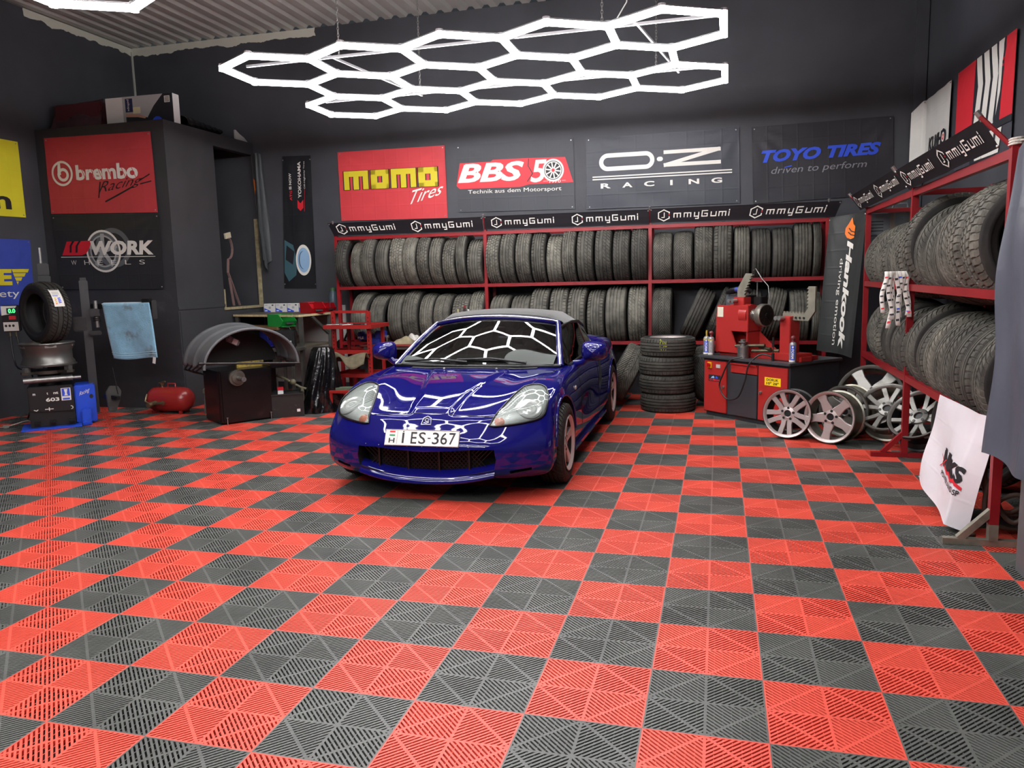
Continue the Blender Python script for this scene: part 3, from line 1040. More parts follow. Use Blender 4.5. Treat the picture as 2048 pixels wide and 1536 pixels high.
# red flag, yellow square letters
p = Print()
asp = .6
def sq_letters(p, col, layer, g):
    y0, y1 = .447 - g * .6, .715 + g * .6
    def R(x0, x1, a, b): p.poly([(x0, a), (x1, a), (x1, b), (x0, b)], col, layer)
    for x0, x1 in ((.049, .281), (.497, .729)):
        R(x0 - g, x1 + g, .635, y1)
        t = (x1 - x0)
        for q in (0, .39, .78):
            R(x0 + t * q - g, x0 + t * q + t * .22 + g, y0, .64)
    for x0, x1 in ((.306, .474), (.751, .925)):
        w = (x1 - x0) * .36
        R(x0 - g, x1 + g, y0, .535 + g * .4); R(x0 - g, x1 + g, .625 - g * .4, y1)
        R(x0 - g, x0 + w + g, y0, y1); R(x1 - w - g, x1 + g, y0, y1)
sq_letters(p, 'k', 1, .009)
sq_letters(p, 'y', 2, 0)
p.text('Tires', ((.655, .20), (.955, .33), (.69, .40), (.985, .50)), 'w', 3, shear=.3, bold=.002)
flag('tyre_flag', 'red flag with square yellow letters on the back wall', Y, ((-3.872, 6.545, 3.163), (-2.371, 6.545, 3.156), (-3.866, 6.545, 2.271), (-2.364, 6.545, 2.248)), cloth('coral_flag_cloth', '#c93a40'), p, .006, 5)

# dark flag with the red slanted badge
p = Print()
asp = .55
p.poly([(-.008, .40), (.03, .735), (.30, .735), (.32, .76), (.60, .755), (.93, .74), (.993, .38), (.62, .375), (.55, .345), (.02, .35)], 'r', 1)
p.text('BBS', (.005, .438, .585, .722), 'w', 2, bold=.035, shear=.25)
p.stroke([(.61, .42), (.655, .53), (.62, .64), (.625, .74)], .012, 'k', 2, asp)
p.text('5', (.635, .40, .775, .722), 'w', 2.2, bold=.02, shear=.2)
c = (.828, .562)
p.ring(c, .135, .162, 'w', 2.4, asp=asp)
p.ring(c, .001, .135, 'k', 2.4, asp=asp)
p.ring(c, .112, .125, 'w', 2.8, asp=asp)
for k in range(20):
    a = 2 * PI * k / 20
    s = .12 if k % 2 else -.12
    p.stroke([(c[0] + .03 * asp * math.cos(a), c[1] + .03 * math.sin(a)), (c[0] + .115 * asp * math.cos(a + s), c[1] + .115 * math.sin(a + s))], .010, 'w', 3, asp)
p.ring(c, .001, .025, 'r', 3.4, asp=asp)
p.text('1970', (.796, .383, .889, .425), 'w', 5)
p.stroke([(.745, .412), (.783, .412)], .004, 'w', 3, asp); p.stroke([(.90, .412), (.93, .412)], .004, 'w', 3, asp)
p.text('Technik aus dem Motorsport', (.092, .255, .893, .330), 'w', 2, bold=0.)
flag('motorsport_flag', 'dark grey flag with red slanted badge and small wheel on the back wall', Y, ((-2.223, 6.545, 3.141), (-.708, 6.545, 3.139), (-2.212, 6.545, 2.311), (-.701, 6.545, 2.287)), cloth('slate_flag_cloth', '#3a3d42'), p, .004, 2)

# navy flag, rounded outline letters
p = Print()
asp = .475
def capsule(cx0, cx1, cy, r):
    P = []
    for i in range(17):
        a = -PI / 2 + PI * i / 16
        P.append((cx1 + r * asp * math.cos(a), cy + r * math.sin(a)))
    for i in range(17):
        a = PI / 2 + PI * i / 16
        P.append((cx0 + r * asp * math.cos(a), cy + r * math.sin(a)))
    return P
o_, i_ = capsule(.147, .400, .645, .122), capsule(.147, .400, .645, .062)
n = len(o_)
p.put('w', o_ + i_, [(i, (i + 1) % n, n + (i + 1) % n, n + i) for i in range(n)], 2)
p.poly(capsule(.488, .499, .648, .03), 'w', 2)
for a, b in (((.530, .735), (.872, .735)), ((.530, .562), (.872, .562)), ((.868, .735), (.53, .562))):
    p.stroke([a, b], .05, 'w', 2, asp)
    for q in (a, b): p.ring(q, .001, .0255, 'w', 2, 16, asp)
p.poly([(.043, .440), (.953, .440), (.953, .456), (.043, .456)], 'w', 2)
p.poly([(.043, .404), (.953, .404), (.953, .420), (.043, .420)], 'w', 2)
for i, ch in enumerate('RACING'):
    x = .132 + i * .1448
    p.text(ch, (x - (.008 if ch == 'I' else .034), .282, x + (.008 if ch == 'I' else .034), .353), 'w', 2, bold=.03)
flag('racing_flag', 'navy flag with large rounded white letters over two white lines', Y, ((-.554, 6.545, 3.123), (1.238, 6.545, 3.128), (-.551, 6.545, 2.275), (1.262, 6.545, 2.269)), cloth('navy_flag_cloth', '#282c37', .45), p, .008, 11)

# black flag, blue slanted letters
p = Print()
asp = .58
p.text('TOYO TIRES', (.068, .525, .918, .685), 'b', 2, bold=.05, shear=.3)
p.text('driven to perform', (.138, .345, .819, .462), 'g', 2, shear=.25, bold=.0)
p.stroke([(.239, .447), (.284, .461)], .014, 'b', 2.4, asp)
flag('tyre_flag', 'black flag with slanted blue letters and grey line below, right end of back wall', Y, ((1.377, 6.545, 3.118), (2.876, 6.545, 3.137), (1.409, 6.545, 2.251), (2.909, 6.545, 2.291)), cloth('dark_flag_cloth', '#232329', .5), p, .010, 14)

# narrow hanging banner with sideways writing
p = Print()
asp = 4.0
p.text('YOKOHAMA', (.525, .684, .64, .957), 'w', 2, bold=.03, flip='up')
p.text('IS NOW', (.225, .752, .31, .872), 'w', 2, bold=.03, flip='up')
p.text('ATG', (.245, .668, .32, .742), 'r', 2, bold=.02, flip='up')
p.text('Off-Highway Tires', (.735, .752, .80, .957), 'w', 2, flip='up')
p.poly([(.50, .672), (.60, .645), (.70, .672), (.70, .612), (.60, .588), (.50, .612)], 'r', 2)
p.stroke([(.73, .585), (.765, .745)], .0035, 'r', 2, asp)
p.poly([(.03, .37), (.32, .33), (.44, .21), (.40, .10), (.16, .05), (.02, .12)], 't', 1)
p.poly([(.10, .33), (.36, .28), (.30, .18), (.06, .22)], 'd', 1.5)
p.ring((.64, .215), .095, .118, 'w', 2, asp=2.0)
p.ring((.64, .215), .07, .095, 'l', 2, asp=2.0)
p.ring((.66, .215), .001, .07, 'l', 2.2, asp=2.0)
flag('tyre_banner', 'narrow black banner with sideways white lettering and blue tyre picture', 'banner', ((-4.689, 6.545, 3.161), (-4.27, 6.545, 3.148), (-4.785, 6.545, 1.396), (-4.295, 6.545, 1.387)), cloth('black_banner_vinyl', '#202226', .35, 0, (3, 9)), p, .008, 4, 16, 44, cut=.04)

# left wall
p = Print()
p.text('un', (.55, .09, .875, .26), 'k', 2, bold=.03)
flag('yellow_flag', 'yellow flag with dark letters cut off by the left picture edge', Y, ((-6.945, 2.98, 3.18), (-6.945, 4.48, 3.182), (-6.945, 2.98, 2.30), (-6.945, 4.486, 2.312)), cloth('yellow_flag_cloth', '#d6d024'), p, .006, 6)
p = Print()
p.text('DE', (.50, .385, .80, .600), 'y', 2, bold=.05)
for i in range(4):
    y1, y0 = .600 - i * .056, .600 - i * .056 - .047
    p.poly([(.80 + i * .012, y1), (.965 - i * .035, y1), (.950 - i * .035, y0), (.812 + i * .012, y0)], 'y', 2)
p.text('safety', (.52, .20, .855, .325), 'w', 2)
flag('blue_flag', 'blue flag with yellow winged letters behind the tyre changer', Y, ((-6.945, 3.02, 2.05), (-6.945, 4.508, 2.052), (-6.945, 3.02, 1.18), (-6.945, 4.47, 1.19)), cloth('blue_flag_cloth', '#2f44a0'), p, .008, 9)

# right wall
p = Print()
p.text('KUMHO', (.34, .335, .90, .50), 'k', 2, bold=.04, shear=.12)
p.ring((.815, .417), .055, .095, 'k', 2.4, asp=.75); p.ring((.815, .417), .001, .055, 'w', 2.4, asp=.75); p.ring((.815, .417), .015, .035, 'r', 2.8, asp=.75)
p.text('KUMHO', (.34, .12, .90, .285), 'k', 2, bold=.04, shear=.12)
p.poly([(.10, .10), (.25, .30), (.28, .22), (.22, .08)], 'r', 2)
def corner_fn(u, v, h=0.):
    z = 2.40 + .85 * v + (.0 if u > .12 else -.10 * (1 - u / .12) * v)
    g = .004 * math.sin(u * 19 + v * 3) + .006 + h
    L = u * 1.36
    if L < .2:
        k = L / .2
        return Vector((3.06 + .11 * k - g * .7, 6.53 - .12 * k - g * .7, z))
    return Vector((XR - .018 - g, 6.41 - (L - .2) * .82, z))
flag('tyre_flag', 'white flag with dark letters hung across the right back corner', Y, ((3.18, 6.4, 3.25), (3.18, 5.4, 3.25), (3.18, 6.4, 2.4), (3.18, 5.4, 2.4)), cloth('white_flag_cloth', '#d9d8d0'), p, fn=corner_fn, pins=((.14, .98), (.98, .98)))
p = Print()
# flat stripes: red field, white angular letters with dark edges
p.poly([(0.0, .30), (1.0, .30), (1.0, 1.0), (0.0, 1.0)], 'r', 1)
p.poly([(.33, 0.0), (.78, .0), (.86, 1.0), (.36, 1.0)], 'd', 1.4)
for x in (.375, .50, .625):
    w = .085
    p.poly([(x, 1.), (x + w, 1.), (x + w + .05, .72), (x + w - .01, .34), (x + w + .04, .02), (x + .045, .02), (x - .01, .34), (x + .05, .72)], 'w', 2)
p.poly([(.745, 1.), (.83, 1.), (.80, .55), (.74, .36), (.77, .70)], 'w', 2)
p.poly([(0, .245), (1.0, .245), (1.0, .305), (0, .305)], 'd', 3)
for x in (.46, .62, .74):
    p.poly([(x, .02), (x + .08, .02), (x + .115, .235), (x + .035, .235)], 'w', 3.4)
flag('suspension_flag', 'red flag with tall white angular letters on the right wall', Y, ((3.19, 5.25, 3.26), (3.19, 3.74, 3.24), (3.19, 5.25, 2.37), (3.19, 3.74, 2.35)), cloth('navy_edge_cloth', '#2b2d38'), p, .004, 12)

# ------------------------------------------------------------------ shop banners on the racks
def shop_print(p, x0, w, asp):
    """hexagon emblem with a J, red dot, then squared letters; w = width in u, asp = banner height/width"""
    u = w / 19.5                                   # one letter unit in u
    vy = u / asp * .95
    def X(q): return [(x0 + a * u, .5 + b * vy) for a, b in q]
    lw = .28 * vy
    A = asp
    hexa = [(3.0, .62), (3.0, .85), (1.55, 1.6), (.1, .82), (.1, -.82), (1.55, -1.6), (3.0, -.85), (3.0, -.45)]
    p.stroke(X(hexa), lw, 'w', 1, A)
    p.stroke(X([(1.65, .75), (1.65, -.6), (1.0, -.6)]), lw * .8, 'w', 1, A)
    p.poly(X([(2.85, .0), (3.17, .0), (3.17, .3), (2.85, .3)]), 'r', 1.5)
    L = dict(m=[[(0, -.6), (0, .5), (1.75, .5), (1.75, -.6)], [(.88, .5), (.88, -.6)]], y=[[(0, .5), (0, -.55), (1.1, -.55)], [(1.1, .5), (1.1, -1.2), (.4, -1.2)]],
             G=[[(1.4, .95), (0, .95), (0, -.6), (1.4, -.6), (1.4, .15), (.7, .15)]], u=[[(0, .5), (0, -.6), (1.3, -.6), (1.3, .5)]], i=[[(0, -.6), (0, .4)], [(0, .85), (0, 1.0)]])
    x = 4.3
    for ch, adv in (('m', 2.75), ('m', 2.75), ('y', 2.0), ('G', 2.4), ('u', 2.1), ('m', 2.6), ('i', 1)):
        for s in L[ch]:
            p.stroke(X([(a + x, b) for a, b in s]), lw, 'w', 1, A)
        x += adv
M_ban = cloth('black_banner_cloth', '#131318', .45, 0, (1, 1))
for k, (a, b) in enumerate([(-3.78, -1.73), (-1.71, .255), (.265, 2.30)]):
    p = Print()
    asp = .165 / (b - a)
    shop_print(p, .045, .40, asp)
    shop_print(p, .545, .40, asp)
    flag('shop_banner', ['left of the three long black shop banners above the back rack', 'middle of the three long black shop banners above the back rack', 'right of the three long black shop banners above the back rack'][k], 'banner',
         ((a, 5.98, 2.205), (b, 5.98, 2.20), (a + (.06 if k == 0 else 0), 6.02, 2.05), (b - (.06 if k == 2 else 0), 6.02, 2.035)), M_ban, p, .0015, 20 + k, 60, 6, cut=.1, pins=((.006, .9), (.994, .9)), group='black shop banners on the racks')
for k, (a, b) in enumerate([(3.38, 1.36), (5.42, 3.39)]):
    p = Print()
    asp = .185 / (a - b)
    # seen from the room: left end is the far end
    shop_print(p, .04, .41, asp)
    shop_print(p, .535, .41, asp)
    far, near = (5.45, 3.39) if k == 1 else (3.37, 1.38)
    flag('shop_banner', ['near black shop banner tilted out over the right rack', 'far black shop banner tilted out over the right rack'][k], 'banner',
         ((2.305, far, 2.20), (2.315, near, 2.222), (2.40, far - .05, 2.055), (2.405, near, 2.075)), M_ban, p, .0015, 30 + k, 60, 6, cut=.1, pins=((.006, .95), (.994, .95), (.994, .06)), group='black shop banners on the racks')
for y, zt in ((1.38, 2.235), (3.38, 2.21), (5.42, 2.20)):     # stays that hold the tilted banners
    yp = min(PY, key=lambda q: abs(q - y))
    MB().cyl((RX0, yp, 2.045), (2.30, y, zt), .012, n=10).build('banner_stay', [M_red], rr)
    MB().cyl((2.31, y, zt - .012), (2.285, y, zt + .022), .014, n=10).build('clamp', [M_grom], rr)
for x in BX:
    MB().cyl((x, FY, 2.04), (x, 5.985, 2.20), .010, n=8).build('banner_stay', [M_red], rack)
    MB().cyl((x, 5.985, 2.195), (x, 5.97, 2.225), .013, n=8).build('clamp', [M_grom], rack)

# ------------------------------------------------------------------ loose hanging flags
p = Print()
asp = 3.5
flame = [(.60, .975), (.645, .925), (.70, .91), (.70, .83), (.60, .822), (.50, .835), (.445, .865), (.45, .905), (.52, .935)]
p.poly(flame, 'o', 2)
p.stroke([(.54, .90), (.60, .878), (.70, .868)], .007, 'd', 2.5, asp); p.stroke([(.53, .872), (.60, .853), (.70, .845)], .007, 'd', 2.5, asp)
p.text('Hankook', (.52, .04, .70, .815), 'w', 2, bold=.04, shear=.2, flip='down')
p.text('driving emotion', (.36, .06, .46, .69), 'w', 2, flip='down')
base = surf((2.17, 5.78, 2.01), (2.47, 5.42, 2.046), (2.08, 5.75, .615), (2.38, 5.42, .565), .004, 3)
def hk(u, v, h=0.):
    q = base(u, v, h)
    return q + Vector((-.02, -.03, 0)) * math.sin(u * 6 + 1.2) * (1 - .4 * v)
flag('tyre_flag', 'tall dark flag with orange flame and sideways white letters between the racks', Y, ((2.17, 5.78, 2.01), (2.47, 5.42, 2.046), (2.08, 5.75, .615), (2.38, 5.42, .565)), cloth('charcoal_flag_cloth', '#2c2f2e', .42, .1, (2, 8)), p, fn=hk, nu=26, nv=60, cut=.03, pins=((.02, .98), (.98, .98)))

p = Print()
asp = .68
p.poly([(.43, .56), (.47, .56), (.49, .47), (.545, .47), (.545, .56), (.60, .56), (.60, .36), (.545, .36), (.545, .43), (.49, .43), (.49, .37), (.43, .37)], 'k', 2)
p.text('HKS', (.40, .38, .86, .53), 'k', 2.2, bold=.05, shear=.1)
p.stroke([(.36, .34), (.50, .46)], .012, 'r', 2.6, asp); p.stroke([(.36, .46), (.46, .40)], .012, 'r', 2.6, asp)
p.stroke([(.48, .385), (.58, .365), (.63, .39), (.70, .355), (.76, .385), (.86, .35)], .03, 'r', 2.8, asp)
p.text('POWER AND SP', (.42, .275, .86, .325), 'k', 2.2, bold=.02)
def hks(u, v, h=0.):
    TL, TR, BL, BR = Vector((2.405, 2.23, .672)), Vector((2.405, 1.29, .682)), Vector((2.28, 2.13, .05)), Vector((2.27, 1.34, .018))
    vv = v
    q = (BL * (1 - u) + BR * u) * (1 - vv) + (TL * (1 - u) + TR * u) * vv
    # the lower hem swings up to the left, the last fifth of the cloth folds back
    q += Vector((0, 0, .10 * (1 - u) * (1 - v)))
    fold = max(0, u - .80) / .20
    q += Vector((.10 * fold, .10 * fold, 0)) * (1 - .5 * v)
    q += Vector((-1, -.15, 0)) * (.012 * math.sin(u * 9 + v * 4) * (1 - v) + .014 * math.sin(v * 8 + u * 5) * .4 + h)
    return q
flag('sports_flag', 'white satin flag with black and red letters hung low on the right rack', Y, ((2.405, 2.23, .672), (2.405, 1.29, .682), (2.28, 2.12, .13), (2.28, 1.34, .03)), cloth('white_satin', '#dcd9dd', .32, .0, (2, 4)), p, fn=hks, nu=40, nv=34, cut=.04, pins=((.012, .015),))

def drape(u, v, h=0.):
    x = 2.425 - .03 * u - .13 * (1 - v) * (1 - u) + .02 * math.sin(v * 7) * (1 - u)
    y = 1.23 - .62 * u - .20 * (1 - v) * (1 - u)
    z = .565 + 1.475 * v - .05 * u * (1 - v) + .015 * math.sin(u * 7)
    return Vector((x, y, z)) + Vector((-.8, -.3, 0)) * (.012 * math.sin(u * 11 + v * 5) + .008 * math.sin(v * 14 - u * 6) + h)
flag('grey_flag', 'plain slate grey cloth hung on the near post of the right rack', Y, ((2.42, 1.22, 2.04), (2.40, .6, 2.04), (2.3, 1.0, .58), (2.40, .6, .58)), cloth('slate_satin', '#4d525c', .38, .0, (3, 5)), None, fn=drape, nu=26, nv=50, pins=())
m = MB()
m.tube([(2.45 + .03 * math.cos(a), 1.30 + .035 * math.sin(a), 2.065 + .002 * a) for a in [i * .5 for i in range(40)]], .006, 6)
m.tube([(2.45, 1.27, 2.085), (2.6, 1.1, 2.10), (2.95, .75, 2.12)], .004, 6)
tag(m.build('rope', [mat('white_rope', '#cfcac0', .7)]), 'thin white rope wound round the top of the near rack post', 'rope')

# dark flag gathered on a pole beside the closet
def gathered(u, v, h=0.):
    w = .10 + .13 * (1 - abs(2 * (1 - v) - 1.3) / 1.3)
    a = u * PI * 2.2 + v * 1.5
    return Vector((-5.02 + .05 * math.sin(a) + .035 * (1 - v), 6.48 - .05 + w * (u - .5) * 1.3, 1.78 + 1.42 * v)) + Vector((.03 * math.cos(a * 2), 0, -.16 * (1 - v) * math.sin(u * PI) ** 2))
b = MB().grid(lambda u, v: gathered(u, v), 30, 40)
o = b.build('rolled_flag', [cloth('dark_green_cloth', '#33383a', .5)], None, 180)
tag(o, 'dark flag hanging gathered in folds beside the closet opening', 'flag')
p = Print(); p.poly([(.42, .78), (.50, .80), (.50, .66), (.44, .70)], 'o')
p.wrap(lambda u, v, h: gathered(u, v) + Vector((.006, -.006, 0)), o, INK, .05, name='emblem')
# ------------------------------------------------------------------ closet in the back left corner
M_clos = mat('closet_black_paint', '#36373a', .55, var=.15, vs=2, dirt='#4e4f51', ds=2.2, dth=.62, bump=.08, bs=20)
CX, CY, CZ = -5.14, 4.75, 3.36
m = MB()
m.box(((XL + CX) / 2, CY + .05, (CZ - .06) / 2), (CX - XL, .1, CZ - .06))
m.box((CX - .05, (CY + .1 + 5.66) / 2, (CZ - .06) / 2), (.1, 5.66 - CY - .1, CZ - .06))
m.box((CX - .05, (5.66 + YB) / 2, .57), (.1, YB - 5.66, 1.14))
m.box((CX - .05, (5.66 + YB) / 2, 3.25), (.1, YB - 5.66, .10))
m.box(((XL + CX) / 2, (CY + YB) / 2, CZ - .03), (CX - XL, YB - CY, .06))
m.box(((XL + CX) / 2 - .3, 6.0, CZ / 2), (.05, 1.0, CZ))
struct(m.build('wall_closet', [M_clos]))
m = MB().box((CX + .004, (CY + 5.66) / 2 - .0, 1.20), (.012, 5.66 - CY, .035)).box((CX + .004, 5.2, .58), (.010, .86, 1.16))
struct(m.build('trim_3', [M_clos]))
M_rawwood = mat('raw_wood_edge', '#9a8f6f', .75, var=.3, vs=20)
m = MB().box((CX - .045, 6.11, 1.155), (.13, .92, .03)).box((CX - .02, 6.535, 1.75), (.05, .025, 1.2)).box((CX - .02, 5.675, 1.28), (.05, .025, .25))
struct(m.build('trim_4', [M_rawwood]))
m = MB().box((-4.5, YB - .012, .62), (1.25, .024, 1.06))
struct(m.build('trim_5', [mat('white_wall_panel', '#b9bab6', .6, var=.1, vs=2)]))
# strap loop hanging in the opening
m = MB()
pth = [(-5.10, 5.75 + .10 * math.sin(a) , 1.93 + .14 * math.cos(a)) for a in [i * .4 for i in range(9)]]
for i in range(len(pth) - 1): m.bar(pth[i], pth[i + 1], .03, .008)
m.bar(pth[-1], (-5.10, 5.72, 1.62), .03, .008); m.bar((-5.10, 5.72, 1.62), (-5.10, 5.93, 1.19), .03, .008); m.bar((-5.10, 5.74, 1.55), (-5.10, 5.80, 1.19), .03, .008)
o = m.build('lifting_strap', [mat('brown_strap', '#7d6460', .8)])
tag(o, 'faded pink lifting strap hanging in the closet opening', 'strap')
m = MB().box((-5.095, 5.76, 2.09), (.02, .12, .07), (.2, 0, 0))
m.build('strap_label', [mat('cream_label', '#b9b096', .7)], o)

# things on top of the closet
M_film = mat('clear_film', '#6d6a66', .12, spec=.6)
t = thing('wrapped_case', 'dark red case wrapped in clear plastic on top of the closet', 'case', (-6.5, 5.05, CZ))
MB().grid(lambda u, v: Vector(((u - .5) * .74 * (1 - .08 * v), .12 * math.sin(u * 9) * .1 - .15 + .12 * v, .36 * v * (1 - .15 * (1 - u)))), 8, 8).build('film', [mat('dusty_film', '#4a3035', .25, spec=.7, var=.3, vs=6, bump=.5, bs=9)], t, 180)
MB().box((0, .08, .165), (.68, .34, .31)).build('case_body', [mat('dark_red_case', '#4a1c22', .5)], t, 30, .02)
t = thing('product_box', 'white and navy product box lying on its side on top of the closet', 'box', (-5.60, 5.0, CZ), .02)
MB().box((0, 0, .165), (.92, .12, .33)).build('carton', [mat('white_card', '#d6d6d4', .35)], t, None, .004)
p = Print()
p.poly([(.26, 0), (1, 0), (1, 1), (.26, 1)], 's', 1)
p.poly([(.72, .62), (.86, 1), (1, 1), (1, 0), (.60, 0), (.62, .25)], 'd', 1.5)
p.poly([(.30, .0), (.68, 0), (.70, .18), (.52, .30), (.30, .30)], 'd', 1.6)
p.poly([(.30, .42), (.50, .36), (.60, .26), (.58, .21), (.48, .27), (.30, .30)], 'pk', 2)
p.ring((.76, .08), .001, .17, 'b', 2.2, asp=.42, a0=0, a1=PI)
p.poly([(.30, .46), (.41, .46), (.41, .93), (.30, .93)], 'nv', 2)
p.text('pellops', (.325, .50, .365, .90), 'w', 3, flip='down')
p.poly([(.41, .40), (.52, .40), (.52, .62), (.41, .62)], 'cr', 2.4)
p.poly([(.88, .70), (.96, .70), (.96, .92), (.88, .92)], 'w', 2.6)
for i in range(7): p.poly([(.887, .72 + i * .027), (.952, .72 + i * .027), (.952, .735 + i * .027), (.887, .735 + i * .027)], 'k', 3)
ink2 = dict(INK, pk=mat('skin_tone_print', '#b98c78', .6), cr=mat('cream_print', '#cfcba6', .6), nv=mat('navy_print', '#1c2348', .6))
p.wrap(lambda u, v, h: Vector(((u - .5) * .92, -.0605 - h * .3, .33 * v)), t, ink2, 0, name='printed_side')
b = MB().grid(lambda u, v: Vector((-5.33 + .12 * math.cos(v * 6.28) * (1 - .3 * u), 5.30 + .75 * u, CZ + .07 + .07 * math.sin(v * 6.28) * (1.2 - .7 * u) + .012 * math.sin(u * 40))), 30, 14)
tag(b.build('black_bag', [mat('black_bag_film', '#101012', .25, spec=.6, bump=.6, bs=14)], None, 180), 'crumpled black plastic bag lying along the top edge of the closet', 'bag')
b = MB().prism([(0, 0), (.30, 0), (.20, .06), (.10, .09), (.02, .13), (0, .13)], (-5.2, 6.22, CZ), (0, 1, 0), (0, 0, 1), .02)
tag(b.build('paper_scrap', [mat('grey_card', '#a9a9a6', .8)]), 'torn grey card scrap at the back corner of the closet top', 'card')

# ------------------------------------------------------------------ workbench
bench = thing('workbench', 'plywood topped workbench with steel legs beside the closet', 'workbench', (-4.5, 6.0, 0))
def W(p): return Vector(p) - Vector((-4.5, 6.0, 0))
M_ply = mat('worn_plywood', '#5d5648', .7, dirt='#2d2a25', ds=3, dth=.5)
top = [(-5.12, 5.80), (-3.98, 5.48), (-3.89, 6.16), (-3.91, 6.53), (-5.12, 6.53)]
b = MB().prism([(x + 4.5, y - 6) for x, y in top], (0, 0, 1.045), (1, 0, 0), (0, 1, 0), .028)
b.build('table_top', [M_ply], bench)
m = MB().bar(W((-5.12, 5.797, 1.06)), W((-3.98, 5.477, 1.06)), .006, .026).bar(W((-3.978, 5.478, 1.06)), W((-3.887, 6.16, 1.06)), .006, .026)
m.build('edge_strip', [mat('pale_ply_edge', '#c0b088', .7, var=.2, vs=30)], bench)
M_leg = mat('grey_steel_tube', '#5f5f5a', .45, .6, var=.2, vs=10)
for x, y in ((-3.99, 5.53), (-3.915, 6.14), (-5.08, 5.83), (-5.05, 6.48)):
    MB().bar(W((x, y, 0)), W((x, y, 1.045)), .045).build('leg', [M_leg], bench)
m = MB().bar(W((-3.93, 6.12, .80)), W((-3.96, 5.75, 1.04)), .035).bar(W((-3.99, 5.53, .78)), W((-4.10, 5.56, 1.03)), .035)
m.build('brace', [M_leg], bench)
MB().box(W((-4.62, 5.62, .915)), (.98, .36, .035), (0, 0, -.27)).build('lower_board', [mat('brown_plank', '#6d5334', .6, var=.25, vs=8)], bench)
MB().box(W((-4.5, 5.85, .665)), (1.1, .7, .03)).build('shelf_board', [M_ply], bench)

def bin_(label, loc, size, col, rz, group=None):
    """stacking bin: open top, the front wall cut low and slanted"""
    w, d, h = size
    t = thing('storage_bin', label, 'bin', loc, rz, group)
    side = [(0, 0), (d * .80, 0), (d, h * .45), (d * .72, h), (0, h)]
    b = MB()
    b.prism(side, (-w / 2, d / 2, 0), (0, -1, 0), (0, 0, 1), .006); b.prism(side, (w / 2 - .006, d / 2, 0), (0, -1, 0), (0, 0, 1), .006)
    b.box((0, d / 2 - .003, h / 2), (w, .006, h)); b.box((0, .05 * d, .003), (w, d * .9, .006))
    b.add([(-w / 2, -d * .30, 0), (w / 2, -d * .30, 0), (w / 2, -d / 2, h * .45), (-w / 2, -d / 2, h * .45)], [(0, 1, 2, 3)])
    b.build('shell', [col], t)
    MB().box((0, d / 2 - .01, h - .006), (w + .012, .03, .012)).box((-w / 2, .14 * d, h - .006), (.014, d * .72, .012)).box((w / 2, .14 * d, h - .006), (.014, d * .72, .012)).build('rim', [col], t)
    MB().box((0, -d * .46, h * .28), (w * .5, .004, h * .2), (-.5, 0, 0)).build('label_slot', [mat('bin_slot', '#151515', .6)], t)
    return t
M_gb, M_rb, M_bb = mat('green_bin_plastic', '#1f8f3a', .4), mat('red_bin_plastic', '#b3131f', .4), mat('blue_bin_plastic', '#1c2a86', .4)
bin_('green storage bin at the front edge of the workbench', (-4.20, 5.46, .935), (.20, .32, .15), M_gb, 1.15)
bin_('larger red storage bin on the workbench', (-4.02, 5.92, 1.073), (.2, .32, .14), M_rb, 1.0, 'red bins on the workbench')
bin_('red storage bin behind the larger red one at the bench end', (-4.03, 6.30, 1.073), (.16, .24, .12), M_rb, 1.0, 'red bins on the workbench')
bin_('blue storage bin under the workbench behind the balancer hood', (-4.38, 5.62, .685), (.34, .30, .19), M_bb, .9)
for k in range(4):
    t = thing('bulb_box', 'small white and blue carton, ' + ['leftmost of the four', 'second of four from left', 'third of four from left', 'rightmost, partly behind the red bin'][k] + ' on the workbench', 'carton', (-4.93 + .178 * k, 6.42, 1.073), .03, 'small cartons on the workbench')
    MB().box((0, 0, .058), (.165, .12, .116)).build('carton', [mat('white_card', '#d6d6d4')], t, None, .002)
    p = Print()
    p.poly([(0, 0), (.6, 0), (.6, .12), (0, .5)], 'b', 1)
    p.poly([(.42, .4), (.62, .4), (.66, .55), (.55, .7), (.42, .6)], 's', 1.4)
    p.poly([(.06, .10), (.30, .10), (.30, .22), (.06, .22)], 'w', 2)
    p.poly([(.08, .80), (.32, .80), (.32, .88), (.08, .88)], 's', 1.4); p.poly([(.72, .76), (.88, .76), (.88, .90), (.72, .90)], 'd', 1.4)
    p.wrap(lambda u, v, h: Vector(((u - .5) * .16, -.0605 - h * .25, .002 + .112 * v)), t, INK, 0, name='printed_side')
t = thing('spray_bottle', 'blue grey plastic bottle with green cap behind the red bins', 'bottle', (-3.99, 6.42, 1.073))
MB().lathe([(0, 0), (.052, 0), (.056, .02), (.056, .20), (.045, .25), (.03, .27), (.03, .28), (0, .28)], n=20).build('bottle_body', [mat('blue_grey_plastic', '#52626e', .35)], t, 40)
MB().cyl((0, 0, .275), (0, 0, .315), .036, .03, n=16).build('cap', [mat('green_cap', '#3c6b3f', .5)], t, 40)
t = thing('tool_case', 'black tool case with white lettering at the end of the bench shelf', 'case', (-4.06, 5.28, .685), .25)
MB().box((0, 0, .11), (.23, .12, .22)).build('case_body', [M_black], t, 30, .015)
p = Print(); p.text('PARKSIDE', (.12, .22, .86, .40), 'w', 1, bold=.04)
p.wrap(lambda u, v, h: Vector(((u - .5) * .23, -.061 - h * .3, .22 * v)), t, INK, 0)
MB().tube([(-.06, 0, .22), (-.05, 0, .245), (.05, 0, .245), (.06, 0, .22)], .008, 6).build('handle', [M_black], t, 60)
